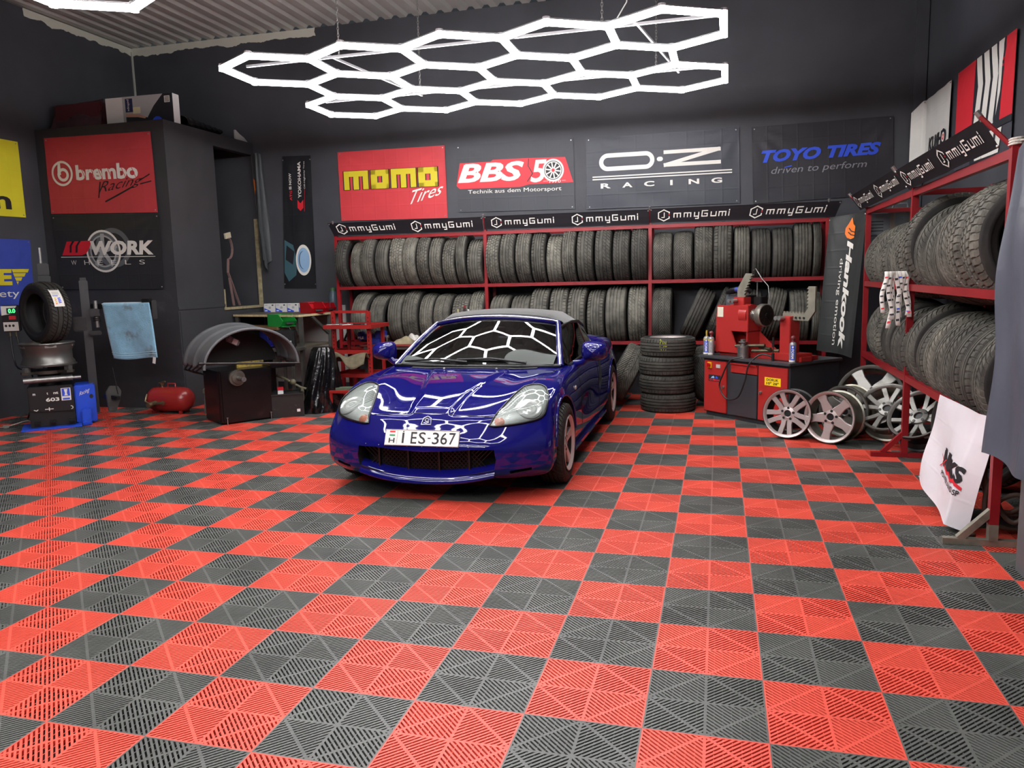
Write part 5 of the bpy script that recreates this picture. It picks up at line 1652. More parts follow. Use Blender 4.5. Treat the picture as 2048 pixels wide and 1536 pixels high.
for d, x in ((d1, .305), (d2, .785)):
    MB().cyl((x, .002, .32), (x, -.012, .32), .014, n=14).box((x, -.018, .315), (.006, .014, .03)).build('lock', [M_grom], d, 40)
MB().box((.115, -.002, .53), (.055, .012, .06)).build('main_switch', [mat('yellow_plate', '#d9a614', .4)], d1)
MB().cyl((.115, -.008, .53), (.115, -.03, .53), .02, n=16).box((.115, -.035, .53), (.012, .014, .045)).build('switch_knob', [mat('switch_red', '#b01a14', .4)], d1, 40)
MB().box((.235, -.002, .525), (.055, .012, .035)).build('push_buttons', [mat('button_plate', '#b8b7b0', .4)], d1)
p = Print()
p.poly([(0, 0), (1, 0), (1, 1), (0, 1)], 'd', 1)
p.text('G-MAN', (.08, .08, .92, .40), 'r', 2, bold=.04)
p.poly([(.2, .45), (.3, .75), (.45, .85), (.5, .5)], 'l', 2); p.poly([(.55, .5), (.62, .85), (.75, .75), (.8, .48)], 'b', 2)
p.wrap(lambda u, v, h: Vector((.098 + .165 * u, .001 - h * .3, .365 + .066 * v)), d1, INK, 0, name='maker_plate')
p = Print()
p.poly([(0, 0), (1, 0), (1, 1), (0, 1)], 'yl', 1)
p.text('DORUK', (.12, .55, .86, .88), 'k', 2, bold=.03); p.text('10" 28"', (.12, .12, .88, .44), 'k', 2, bold=.03)
p.wrap(lambda u, v, h: Vector((.83 + .19 * u, .001 - h * .3, .397 + .078 * v)), d2, dict(INK, yl=mat('yellow_label', '#f0cf12', .5)), 0, name='name_label')
# top frame
MB().box((.62, .22, .648), (1.02, .16, .045)).box((.62, .40, .645), (.9, .12, .04)).build('bed_frame', [M_mr], mach, None, .004)
b = MB().prism([(.08, .66), (.40, .66), (.36, .75), (.30, .88), (.52, .88), (.52, 1.14), (.11, 1.14)], (0, .30, 0), (1, 0, 0), (0, 0, 1), .02)
b.prism([(.08, .66), (.40, .66), (.36, .75), (.30, .88), (.52, .88), (.52, 1.14), (.11, 1.14)], (0, .12, 0), (1, 0, 0), (0, 0, 1), .02)
b.box((.315, .20, 1.01), (.40, .17, .25)).box((.10, .20, .85), (.03, .18, .40)).prism([(.42, .66), (.78, .66), (.50, .88), (.45, .88)], (0, .30, 0), (1, 0, 0), (0, 0, 1), .02).box((.50, .20, .77), (.02, .18, .22))
b.build('headstock', [M_mr], mach, None, .004)
MB().prism([(.12, 1.02), (.20, 1.02), (.20, 1.12), (.12, 1.12)], (0, .097, 0), (1, 0, 0), (0, 0, 1), .003).build('data_label', [mat('cream_card', '#cfccb6', .6)], mach)
MB().cyl((.40, .19, 1.045), (.50, .19, 1.045), .105, n=28).build('bearing_ring', [M_mr], mach, 40)
b = MB()
pr = [(.062, .50)]
for k in range(6): pr += [(.062, .505 + k * .016), (.055, .509 + k * .016), (.055, .513 + k * .016), (.062, .517 + k * .016)]
pr += [(.05, .61)]
b.lathe(pr, (0, .19, 1.045), (1, 0, 0), 28)
b.build('spindle', [mat('polished_spindle', '#b5b2aa', .2, .9)], mach, 40)
b = MB().lathe([(.02, .60), (.108, .605), (.112, .612), (.112, .665), (.106, .672), (.02, .672), (0, .675)], (0, .19, 1.045), (1, 0, 0), 40)
ck = b.build('chuck_disc', [mat('chuck_metal', '#9b968a', .35, .8, var=.15, vs=10)], mach, 40)
m = MB()
for k in range(16):
    a = 2 * PI * k / 16
    m.bar((.6735, .19 + .03 * math.cos(a), 1.045 + .03 * math.sin(a)), (.6735, .19 + .095 * math.cos(a), 1.045 + .095 * math.sin(a)), .004, .006)
m.cyl((.672, .19, 1.045), (.685, .19, 1.045), .02, n=14)
m.lathe([(.10, .6728), (.022, .6730)], (0, .19, 1.045), (1, 0, 0), 36, 1)
m.build('chuck_slots', [M_black, mat('chuck_dark', '#35312c', .45, .6)], ck)
M_arm = mat('toothed_arm_plate', '#8f8d7e', .45, .5, var=.2, vs=10)
def toothed(pts, side, n):
    """plate outline with teeth along the edge between points i and i+1 listed in side"""
    out = []
    for i, a in enumerate(pts):
        b_ = pts[(i + 1) % len(pts)]
        out.append(a)
        if i in side:
            dx, dy = b_[0] - a[0], b_[1] - a[1]
            L_ = math.hypot(dx, dy)
            k = max(2, int(L_ / .032))
            for j in range(k):
                out.append((a[0] + dx * (j + .05) / k, a[1] + dy * (j + .05) / k))
                out.append((a[0] + dx * (j + .75) / k + dy / L_ * .018, a[1] + dy * (j + .75) / k - dx / L_ * .018))
                out.append((a[0] + dx * (j + .8) / k, a[1] + dy * (j + .8) / k))
    return out
MB().prism(toothed([(.31, 1.14), (.39, 1.14), (.40, 1.28), (.49, 1.45), (.41, 1.455), (.305, 1.30)], (1, 2), 6), (0, .20, 0), (1, 0, 0), (0, 0, 1), .022).build('upper_toothed_arm', [M_arm], mach)
MB().box((.35, .20, 1.17), (.14, .10, .10)).build('arm_socket', [M_mr], mach, None, .004)
for x in (.28, .33): MB().cyl((x, .14, 1.185), (x, .08, 1.185), .018, n=12).build('clamp_pin', [M_grom], mach, 40)
MB().prism(toothed([(.875, 1.01), (1.165, 1.01), (1.235, 1.10), (1.235, 1.325), (1.16, 1.325), (1.16, 1.13), (1.12, 1.075), (.875, 1.075)], (4, 6), 6), (0, .20, 0), (1, 0, 0), (0, 0, 1), .022).build('side_toothed_arm', [M_arm], mach)
m = MB()
for k in range(4): m.cyl((.985 + k * .045, .176, 1.035), (.985 + k * .045, .170, 1.035), .011, n=10)
m.build('arm_hole', [M_black], mach)
MB().box((.935, .21, .855), (.12, .14, .38)).box((.935, .21, 1.04), (.13, .10, .02)).build('tailstock_post', [M_mr], mach, None, .005)
for x in (.88, .92): MB().cyl((x, .14, 1.03), (x, .07, 1.03), .02, n=12).build('clamp_pin', [M_grom], mach, 40)
MB().box((.955, .22, .665), (.30, .22, .07)).build('tailstock_base', [M_mr], mach, None, .005)
MB().box((.07, .42, .93), (.17, .14, .60)).build('control_column', [mat('column_grey', '#4a4f54', .42)], mach, None, .006)
MB().box((.22, .42, 1.16), (.16, .14, .14)).box((.50, .30, 1.18), (.1, .1, .08)).build('motor_box', [M_mblk], mach, None, .006)
MB().cyl((.47, .28, 1.10), (.47, .28, 1.36), .006, n=8).box((.49, .28, 1.37), (.09, .02, .008)).build('lever', [M_steel], mach)
MB().tube([(.47, .22, 1.48), (.50, .22, 1.50), (.58, .22, 1.40), (.66, .22, 1.33), (.68, .22, 1.20)], .005, 6).build('bent_rod', [M_steel], mach, 60)
MB().tube(smooth_path([(.10, .38, 1.27), (.02, .34, 1.26), (.14, .30, 1.29), (.26, .34, 1.30), (.30, .38, 1.26)]), .022, 8).build('black_hose', [mat('hose_black', '#17181c', .4)], mach, 60)
MB().cyl((.17, .30, 1.29), (.24, .31, 1.295), .025, n=12).build('blue_sleeve', [mat('sleeve_blue', '#2b3d92', .5)], mach, 40)
MB().cyl((.24, .27, 1.27), (.32, .26, 1.31), .008, n=8).build('yellow_tool', [mat('yellow_plastic', '#c8d11c', .4)], mach, 40)
MB().tube(smooth_path([(.53, .02, .64), (.42, -.03, .60), (.34, -.05, .45), (.30, -.05, .33), (.40, -.06, .22), (.55, -.06, .25), (.63, -.05, .42), (.66, -.03, .58), (.75, .03, .68), (.86, .08, .66)]), .008, 8).build('control_cable', [mat('cable_dark', '#1d1f1f', .35)], mach, 60)
MB().cyl((.50, .06, .627), (.50, .06, .73), .055, n=24).cyl((.50, .06, .73), (.50, .06, .75), .06, n=24).cyl((.50, .06, .75), (.50, .06, .81), .025, n=8).cyl((.50, .06, .78), (.50, .06, .79), .045, n=6).build('hub_adapter', [M_steel], mach, 40)
for i, (a, b_) in enumerate((((.40, .06, .74), (.72, .12, .76)), ((.58, .10, .70), (.86, .16, .715)), ((.62, .16, .735), (.80, .11, .73)))):
    MB().cyl(a, b_, .016, n=8).build('steel_bar', [mat('oily_steel', '#57523f', .45, .7, var=.3, vs=15)], mach, 40)
MB().cyl((.88, .05, .627), (.88, .05, .70), .014, n=8).cyl((.88, .05, .68), (.88, .05, .80), .005, n=6).cyl((.88, .05, .76), (.88, .05, .85), .012, .009, n=8).build('joystick', [M_mblk], mach, 40)

def ML(x, y, z):
    a = math.radians(-44.3)
    return (.87 + x * math.cos(a) - y * math.sin(a), 5.11 + x * math.sin(a) + y * math.cos(a), z)
for i, (x, y, lb, cap) in enumerate(((.005, .06, 'leftmost of two grey spray cans on the machine top, with yellow nozzle', '#b89a3a'), (.085, .045, 'second grey spray can beside the yellow-nozzled one, with red cap', '#6d3236'), (1.075, .09, 'blue and white lettered spray can at the right end of the machine top', '#6d3236'))):
    t = thing('spray_can', lb, 'spray can', ML(x, y, .626), math.radians(-44.3), 'spray cans on the machine')
    MB().lathe([(0, 0), (.031, 0), (.032, .004), (.032, .165), (.030, .175), (.020, .188), (.012, .19), (0, .19)], n=22).build('can_body', [mat('grey_can', '#8f8f93', .35, .4)], t, 40)
    MB().cyl((0, 0, .19), (0, 0, .215), .013, n=12).sphere((0, 0, .228), .022).build('cap', [mat('can_cap%d' % i, cap, .4)], t, 40) if i else MB().cyl((0, 0, .19), (0, 0, .25), .009, n=10).build('nozzle', [mat('can_cap0', cap, .4)], t, 40)
    p = Print()
    p.poly([(.02, .02), (.98, .02), (.98, .12), (.02, .12)], 'w', 1)
    p.poly([(.55, .12), (.95, .12), (.95, .98), (.55, .98)], 'b' if i != 1 else 's', 1)
    p.text('FORM', (.62, .2, .88, .75), 'w' if i != 1 else 'g', 2, flip='down', bold=.03)
    p.poly([(.75, .80), (.85, .88), (.75, .96), (.65, .88)], 'w', 2)
    if i < 2: p.poly([(0, .9), (1, .9), (1, 1), (0, 1)], 'y', 1)
    p.wrap(lambda u, v, h: Vector(((.0322 + h * .2) * math.sin((u - .5) * 2.6), -(.0322 + h * .2) * math.cos((u - .5) * 2.6), .004 + .16 * v)), t, INK, .1, name='can_label')

# ------------------------------------------------------------------ things on the right rack
for i in range(9):
    y = 3.66 - .05 * i
    l = .30 + rnd.random() * .13
    x = 2.418 - .006 * (i % 3)
    m = MB()
    def st(u, v, y=y, l=l, x=x, i=i):
        return Vector((2.415 - .020 * i + (u - .5) * .030 + .03 * (1 - v) * math.sin(i * 2.1) + .01 * math.sin(v * 7 + i), 3.325 - .004 * i - .03 * (1 - v) - (u - .5) * .012, 1.45 - l * (1 - v)))
    m.grid(st, 2, 10)
    o = m.build('label_strip', [mat('strip_white', '#dcdad2', .45)], None, 180)
    sm = o.modifiers.new('thick', 'SOLIDIFY'); sm.thickness = .002
    tag(o, 'white printed label strip hanging at the middle post of the right rack', 'label strip', 'label strips on the middle rack post')
    p = Print()
    c = ['b', 'r', 'k', 'b', 'k', 'r', 'k', 'k', 'r'][i]
    for k in range(6):
        v0 = .08 + k * .15
        p.poly([(.15, v0), (.85, v0 + .01), (.85, v0 + .05), (.15, v0 + .04)], c if k in (0, 5) else 'k', 1)
    p.wrap(lambda u, v, h: st(u, v) + Vector((-.001, -.003, 0)), o, INK, .1, name='strip_print')
t = thing('plastic_case', 'grey blue plastic tool case with handle on top of the far right rack tyres', 'case', (2.64, 5.40, 1.80))
M_case = mat('case_grey', '#5b6265', .45, var=.15, vs=6)
MB().box((-.08, 0, .10), (.22, .12, .22)).build('case_body', [M_case], t, None, .012)
MB().box((.12, 0, .13), (.24, .13, .26)).build('case_lid', [mat('case_brown', '#6b6257', .5, var=.2, vs=6)], t, None, .02)
MB().box((.12, -.067, .15), (.12, .01, .12)).build('case_panel', [M_case], t, None, .004)
MB().tube([(.05, 0, .26), (.06, 0, .30), (.18, 0, .30), (.19, 0, .26)], .010, 8).build('handle', [M_case], t, 60)
m = MB()
for k in range(4): m.box((-.10, -.0605, .04 + k * .03), (.12, .004, .008))
m.build('vent_slots', [M_black], t)
m = MB().bar((2.55, 5.38, 1.79), (2.80, 5.38, 1.79), .02).bar((2.55, 5.38, 1.79), (2.55, 5.38, 1.30), .02).bar((2.80, 5.38, 1.79), (2.80, 5.38, 1.30), .02).bar((2.55, 5.38, 1.30), (2.80, 5.38, 1.30), .02)
m.build('case_shelf', [M_red], rr)

M_hose = mat('brown_hose', '#4a3a30', .6, var=.2, vs=9)
loops = [[(2.46, 1.33, .60), (2.47, 1.345, .48), (2.46, 1.35, .33), (2.50, 1.35, .18), (2.56, 1.34, .12), (2.61, 1.33, .18), (2.58, 1.34, .27), (2.50, 1.35, .24), (2.42, 1.35, .14), (2.36, 1.37, .08), (2.33, 1.38, .02), (2.40, 1.42, .014)],
         [(2.48, 1.40, .62), (2.45, 1.45, .45), (2.46, 1.47, .28), (2.52, 1.46, .16), (2.60, 1.48, .14), (2.66, 1.47, .22), (2.62, 1.46, .36), (2.54, 1.45, .42), (2.47, 1.46, .30), (2.46, 1.47, .14), (2.52, 1.5, .05), (2.70, 1.52, .02)],
         [(2.56, 1.58, .55), (2.50, 1.62, .38), (2.52, 1.64, .16), (2.62, 1.62, .08), (2.74, 1.60, .12), (2.72, 1.58, .30), (2.62, 1.57, .40), (2.54, 1.62, .30), (2.52, 1.66, .10), (2.56, 1.72, .02), (2.70, 1.9, .014)]]
for pts, lb in zip(loops, ('brown rubber hose looped in front of the near rack post', 'brown rubber hose coiled behind the near rack post', 'dark brown hose lying deepest under the near end of the right rack')):
    tag(MB().tube(smooth_path(pts), .013, 8).build('rubber_hose', [M_hose], None, 60), lb, 'hose', 'brown hoses under the right rack')
# ------------------------------------------------------------------ blue roadster
def car_paint():
    m = mat('deep_blue_paint', (.005, .005, .105), .5, 0., coat=1., spec=0.)
    return m
M_paint = car_paint()
M_cblk = mat('car_black_trim', '#0b0b0c', .35)
M_well = mat('wheel_well_black', '#060606', .8)
CARX, CARY = -.85, 1.50
car = thing('roadster', 'small dark blue two-seat roadster with grey soft top parked in the middle', 'car', (CARX, CARY, 0))
CL = 3.885
def itp(x, T):
    xs = [t[0] for t in T]
    if x <= xs[0]: return T[0][1]
    n = len(T)
    def sl(i):                      # finite difference slope, so that the curve has no kinks
        a, b = T[max(0, i - 1)], T[min(n - 1, i + 1)]
        return (b[1] - a[1]) / (b[0] - a[0])
    for i in range(n - 1):
        (a, p), (b, q) = T[i], T[i + 1]
        if x <= b:
            h = b - a
            t = (x - a) / h
            return (2 * t ** 3 - 3 * t * t + 1) * p + (t ** 3 - 2 * t * t + t) * h * sl(i) + (3 * t * t - 2 * t ** 3) * q + (t ** 3 - t * t) * h * sl(i + 1)
    return T[-1][1]
ZC_ = [(.10, .535), (.2, .575), (.4, .635), (.6, .685), (.9, .737), (1.19, .770), (1.5, .79), (2.4, .80), (2.8, .85), (3.3, .86), (3.7, .80), (3.885, .70)]
ZE_ = [(.10, .50), (.3, .575), (.45, .645), (.7, .715), (1.0, .75), (1.3, .765), (2.3, .775), (2.7, .80), (3.0, .835), (3.4, .82), (3.7, .74), (3.885, .64)]
WW_ = [(0, .80), (.3, .825), (.7, .852), (1.1, .84), (1.6, .835), (2.2, .835), (2.7, .85), (3.15, .86), (3.6, .83), (3.885, .76)]
ZB_ = [(0, .165), (.3, .15), (.6, .16), (1.2, .15), (2.7, .15), (3.4, .18), (3.885, .24)]
def top_z(s, a):
    aa = abs(a)
    z = itp(s, ZC_) + (itp(s, ZE_) - itp(s, ZC_)) * aa ** 3
    g = math.exp(-((s - .72) / .34) ** 2) * .030 + math.exp(-((s - 3.0) / .4) ** 2) * .035
    k = max(0., min(1., (1.35 - s) / .5))
    return z + g * math.exp(-((aa - .74) / .17) ** 2) + k * (.013 * math.exp(-(aa / .5) ** 2) - .005)
def body_pt(a, b, c):
    aa = abs(a)
    # nose outline seen from above and from the side
    nose = .27 * aa ** 3.2
    prof = .05 * max(0, 1 - c / .18) ** 2 if c < .18 else 0
    prof += .13 * max(0, (c - .55) / .45) ** 1.6 if c > .55 else 0
    n = nose + prof
    t = CL - .20 * aa ** 3 - .10 * max(0, (c - .5) * 2) ** 2 - .06 * max(0, .3 - c)
    s = n + (t - n) * b
    zb, zt = itp(s, ZB_), top_z(s, a)
    z = zb + (zt - zb) * c
    w = itp(s, WW_)
    w -= .05 * max(0, 1 - c / .25) ** 2 + .06 * max(0, (c - .5) / .5) ** 1.8
    # waist scallop along the doors
    w -= .022 * math.exp(-((c - .45) / .2) ** 2) * math.exp(-((s - 1.9) / .55) ** 2)
    x = a * w
    return Vector((x, s, z))
def build_body():
    na, nb, nc = 24, 46, 10
    A = [-1 + 2 * i / na for i in range(na + 1)]
    Bv = [(i / nb) for i in range(nb + 1)]
    Bv = [b * (.55 + .45 * b) for b in Bv]
    Bv = [b / Bv[-1] for b in Bv]
    C = [i / nc for i in range(nc + 1)]
    idx = {}; P = []; F = []
    def v(i, j, k):
        key = (i, j, k)
        if key not in idx:
            idx[key] = len(P)
            P.append(body_pt(A[i], Bv[j], C[k]))
        return idx[key]
    for i in range(na):
        for j in range(nb):
            for k in (0, nc): F.append((v(i, j, k), v(i + 1, j, k), v(i + 1, j + 1, k), v(i, j + 1, k)))
    for j in range(nb):
        for k in range(nc):
            for i in (0, na): F.append((v(i, j, k), v(i, j + 1, k), v(i, j + 1, k + 1), v(i, j, k + 1)))
    for i in range(na):
        for k in range(nc):
            for j in (0, nb): F.append((v(i, j, k), v(i + 1, j, k), v(i + 1, j, k + 1), v(i, j, k + 1)))
    b = MB(); b.add(P, F)
    me = b.mesh('body_cage', [M_paint, M_well], None)
    o = bpy.data.objects.new('body', me)
    COL.objects.link(o)
    sb = o.modifiers.new('s', 'SUBSURF'); sb.levels = sb.render_levels = 2
    dg = bpy.context.evaluated_depsgraph_get()
    me2 = bpy.data.meshes.new_from_object(o.evaluated_get(dg))
    # raised centre of the bonnet between two creases
    n = len(me2.vertices)
    co = np.empty(n * 3); me2.vertices.foreach_get('co', co); co = co.reshape(-1, 3)
    s, x, z = co[:, 1], np.abs(co[:, 0]), co[:, 2]
    half = np.interp(s, [.1, .45, 1.2], [.135, .17, .33])
    e = np.clip((half - x) / .028 + .5, 0, 1)
    e = e * e * (3 - 2 * e)
    tops = np.array([top_z(a_, 0) for a_ in np.linspace(0, CL, 200)])
    near = np.clip((z - (np.interp(s, np.linspace(0, CL, 200), tops) - .09)) / .04, 0, 1)
    f = np.clip((s - .13) / .10, 0, 1) * np.clip((1.20 - s) / .25, 0, 1)
    co[:, 2] += .014 * e * f * near
    me2.vertices.foreach_set('co', co.ravel())
    o.modifiers.clear()
    o.data = me2
    cut = MB()
    for s_ in (.70, 3.15):
        for sx in (-1, 1):
            cut.cyl((sx * .55, s_, .292), (sx * 1.0, s_, .292), .335 if s_ < 2 else .34, n=56)
    op = [(-.475, .232), (-.49, .30), (-.478, .368), (-.34, .372), (-.20, .362), (0, .352), (.20, .362), (.34, .372), (.478, .368), (.49, .30), (.475, .232), (.30, .200), (.15, .184), (0, .178), (-.15, .184), (-.30, .200)]
    cut.prism(op, (0, -.3, 0), (1, 0, 0), (0, 0, 1), -.52)
    for sx in (-1, 1):
        cut.prism([(sx * .57, .20), (sx * .70, .215), (sx * .70, .235), (sx * .57, .222)][::sx], (0, -.3, 0), (1, 0, 0), (0, 0, 1), -.62)
    # side air intake behind the doors
        cut.prism([(2.34, .50), (2.40, .42), (2.47, .50), (2.52, .72), (2.46, .74)], (sx * .74, 0, 0), (0, 1, 0), (0, 0, 1), sx * .3)
    cm = cut.mesh('cutter', [M_paint, M_well])
    cm.polygons.foreach_set('material_index', [1] * len(cm.polygons))
    co_ = bpy.data.objects.new('cutter', cm); COL.objects.link(co_)
    bo = o.modifiers.new('b', 'BOOLEAN'); bo.object = co_; bo.operation = 'DIFFERENCE'; bo.solver = 'EXACT'
    dg = bpy.context.evaluated_depsgraph_get()
    me3 = bpy.data.meshes.new_from_object(o.evaluated_get(dg))
    o.modifiers.clear()
    o.data = me3
    bpy.data.objects.remove(co_)
    me3.polygons.foreach_set('use_smooth', [True] * len(me3.polygons))
    me3.set_sharp_from_angle(angle=math.radians(38))
    o.parent = car
    return o
body = build_body()
bm = bmesh.new(); bm.from_mesh(body.data)
BVH = BVHTree.FromBMesh(bm)
def hit(o, d):
    return BVH.ray_cast(Vector(o), Vector(d).normalized())
def top_at(x, s, lift=0.):
    h = hit((x, s, 2), (0, 0, -1))
    return (h[0] + h[1] * lift) if h[0] else Vector((x, s, top_z(s, 0)))
def front_at(x, z, lift=0.):
    h = hit((x, -1, z), (0, 1, 0))
    return (h[0] + h[1] * lift) if h[0] else Vector((x, 0, z))
def side_at(s, z, sx, lift=0.):
    h = hit((sx * 2, s, z), (-sx, 0, 0))
    return (h[0] + h[1] * lift) if h[0] else Vector((sx * .8, s, z))
# ---- lamps
M_lens = glass('lamp_lens', .93, 1.5)
M_hous = mat('lamp_housing', '#b3b7b6', .3, .15, var=.08, vs=20)
M_chrome = mat('chrome_reflector', '#e4e6e6', .18, .5)
M_orange = mat('indicator_orange', '#b0705a', .3)
HL = [(.427, .134, .508), (.443, .173, .548), (.458, .247, .583), (.476, .326, .612), (.493, .396, .639), (.510, .474, .665), (.533, .538, .689), (.555, .590, .707), (.583, .616, .714), (.613, .632, .718), (.645, .644, .719), (.674, .641, .715), (.704, .618, .704), (.728, .571, .687), (.746, .51, .663), (.757, .449, .64), (.762, .406, .62), (.761, .368, .589), (.758, .345, .566), (.747, .322, .549), (.73, .299, .537), (.699, .27, .528), (.667, .246, .524), (.631, .22, .518), (.589, .195, .514), (.542, .172, .51), (.494, .152, .506), (.46, .14, .504)]
def snap(p, sx, lift, d=(-.42, .72, -.55)):
    d = Vector((d[0] * sx, d[1], d[2])).normalized()
    p = Vector((p[0] * sx, p[1], p[2]))
    h = BVH.ray_cast(p - d * .25, d)
    if h[0] is None or (h[0] - p).length > .2:
        h = BVH.find_nearest(p)
    return h[0] - d * lift
for sx in (1, -1):
    c = Vector((sum(p[0] for p in HL) / len(HL), sum(p[1] for p in HL) / len(HL), sum(p[2] for p in HL) / len(HL)))
    def disc(shrink, lift, dome, rings=7):
        P = [snap(c, sx, lift + dome)]
        F = []
        n = len(HL)
        for r in range(1, rings + 1):
            t = r / rings
            for p in HL:
                q = c + (Vector(p) - c) * t * shrink
                P.append(snap(q, sx, lift + dome * (1 - t ** 3)))
        F += [(0, 1 + i, 1 + (i + 1) % n) for i in range(n)]
        for r in range(rings - 1):
            for i in range(n):
                a, b = 1 + r * n, 1 + (r + 1) * n
                F.append((a + i, b + i, b + (i + 1) % n, a + (i + 1) % n))
        return MB().add(P, F)
    hl = disc(1.0, .003, 0).build('headlamp', [M_hous], car, 60)
    bc = Vector((.652, .325, .602))
    dn = Vector((-.42, .72, -.55)).normalized()
    e1 = Vector((0, 0, 1)).cross(dn).normalized(); e2 = dn.cross(e1)
    def round_(r0, r1, l0, l1, cc, n=32):
        P = []
        for r, l in ((r0, l0), (r1, l1)):
            for i in range(n):
                a = 2 * PI * i / n
                P.append(snap(cc + e1 * r * math.cos(a) + e2 * r * math.sin(a), sx, l))
        F = [(i, (i + 1) % n, n + (i + 1) % n, n + i) for i in range(n)]
        return P, F
    b = MB()
    b.add(*round_(.072, .088, .006, .013, bc)); b.add(*round_(.088, .092, .013, .004, bc))
    for k in range(5): b.add(*round_(.001 + .0142 * k, .0142 * (k + 1), .004 + .0028 * (k % 2), .004 + .0028 * ((k + 1) % 2), bc, 14 + 4 * k))
    b.build('reflector_bowl', [M_chrome], hl, None)
    b = MB().add(*round_(.001, .034, .008, .006, Vector((.487, .172, .530)), 20))
    b.build('indicator', [M_orange], hl)
    b = MB()
    for k in range(9):
        p0 = snap(Vector((.565 - .009 * k, .60 - .026 * k, .71 - .011 * k)), sx, .008); p1 = snap(Vector((.605 - .004 * k, .52 - .026 * k, .68 - .012 * k)), sx, .008)
        b.bar(p0, p1, .004, .006)
    b.build('reflector_fin', [M_chrome], hl)
    b = disc(1.0, .012, .020)
    n = len(HL)
    b.build('lens', [M_lens], hl, 80)
    edge = [snap(p, sx, .008) for p in HL]
    MB().tube(edge, .0065, 6, closed=True).build('lamp_seal', [M_cblk], hl, 80)

# ---- gaps, emblem, plate, grille
def line_on(pts, r, nm, m_, fn):
    return MB().tube([fn(*p) for p in pts], r, 6).build(nm, [m_], car, 80)
line_on([(-.44 + .88 * i / 30, .1745 + .012 * abs(-1 + 2 * i / 30) ** 2) for i in range(31)], .003, 'bonnet_gap', M_cblk, lambda x, s: top_at(x, s, .0))
for sx in (-1, 1):
    line_on([(sx * q[0], q[1]) for q in ((.60, .66), (.63, .80), (.66, .95), (.685, 1.10), (.70, 1.22))], .0028, 'bonnet_gap', M_cblk, lambda x, s: top_at(x, s, .0))
    line_on([(1.42, .77 - .058 * i, sx) for i in range(10)], .0028, 'door_gap', M_cblk, lambda s, z, x: side_at(s, z, x, .0))
    line_on([(2.34, .77 - .058 * i, sx) for i in range(10)], .0028, 'door_gap', M_cblk, lambda s, z, x: side_at(s, z, x, .0))
    line_on([(.40 - .008 * i, .54 - .03 * i, sx) for i in range(9)], .0028, 'bumper_gap', M_cblk, lambda s, z, x: side_at(s, z, x, .0))
    c = side_at(1.18, .62, sx, .004)
    MB().sphere(c, .02, sc=(.35, 1.5, .9)).build('side_repeater', [M_lens if False else mat('clear_amber', '#b9b4a8', .2)], car, 80)
    # arch lip
    lip = [side_at(.70 + .34 * math.cos(a), .292 + .34 * math.sin(a), sx, .001) for a in [PI * i / 24 for i in range(1, 24)]]
    lip2 = [side_at(3.15 + .345 * math.cos(a), .292 + .345 * math.sin(a), sx, .001) for a in [PI * i / 24 for i in range(1, 24)]]
    for l_ in (lip, lip2): MB().tube(l_, .010, 8).build('arch_lip', [M_paint], car, 80)
    MB().box((sx * .80, 1.93, .165), (.07, 1.75, .05)).build('sill', [M_paint], car, 30, .012)
p = Print()
for ch, a_, b_ in (('E', .355, .435), ('S', .46, .555), ('3', .645, .735), ('6', .755, .845), ('7', .868, .955)): p.text(ch, (a_, .14, b_, .86), 'k', 1, bold=.006)
p.poly([(.582, .46), (.622, .46), (.622, .53), (.582, .53)], 'k', 1)
p.text('I', (.235, .16, .262, .80), 'k', 1, bold=.0); p.ring((.249, .87), .001, .045, 'k', 1, 12, asp=.21)
p.poly([(.06, .80), (.135, .80), (.135, .90), (.06, .90)], 'r', 1); p.poly([(.06, .58), (.135, .58), (.135, .68), (.06, .68)], 'gr', 1)
p.text('H', (.055, .16, .135, .46), 'k', 1, bold=.02)
p.poly([(.165, .10), (.170, .10), (.170, .92), (.165, .92)], 'g', 1)
plc = Vector((-.007, .035, .435))
pl_t = Vector((0, .44, 1)).normalized(); pl_r = Vector((1, 0, 0)); pl_n = pl_r.cross(pl_t)
def plate(u, v, h=0.): return plc + pl_r * (u - .5) * .52 + pl_t * (v - .5) * .11 + pl_n * (.012 + h)
b = MB()
A = [plate(0, 0), plate(1, 0), plate(1, 1), plate(0, 1)]
b.add(A + [q - pl_n * .008 for q in A], [(0, 1, 2, 3), (7, 6, 5, 4), (0, 4, 5, 1), (1, 5, 6, 2), (2, 6, 7, 3), (3, 7, 4, 0)])
pl = b.build('number_plate', [mat('plate_white', '#dcdcd6', .25)], car)
MB().tube([plate(*q, .001) for q in ((.004, .02), (.996, .02), (.996, .98), (.004, .98))], .0022, 5, closed=True).build('plate_frame', [M_grom], pl)
p.wrap(plate, pl, dict(INK, gr=mat('green_print', '#2c8b57', .5)), 0, lift=.0008, step=.0003)
MB().box(plc + Vector((0, .04, -.02)), (.30, .07, .06)).build('plate_bracket', [M_cblk], car)
e = front_at(0, .538, .004)
eb = MB()
en = Vector((0, -.75, .66))
eu = Vector((1, 0, 0)); ev = en.cross(eu) * -1
for q in ([(-.034, .030), (.034, .030), (.026, -.018), (0, -.034), (-.026, -.018)],):
    eb.tube([e + eu * a + ev * c_ for a, c_ in q], .004, 6, closed=True)
eb.tube([e + eu * .013 * math.cos(t) + ev * (.012 * math.sin(t) - .004) for t in [i * .45 for i in range(12)]], .0035, 6)
eb.tube([e + eu * -.018 + ev * .016, e + eu * .0 + ev * .020, e + eu * .016 + ev * .012], .0032, 6)
eb.build('bonnet_emblem', [M_chrome], car, 60)
gy = .10
b = MB()
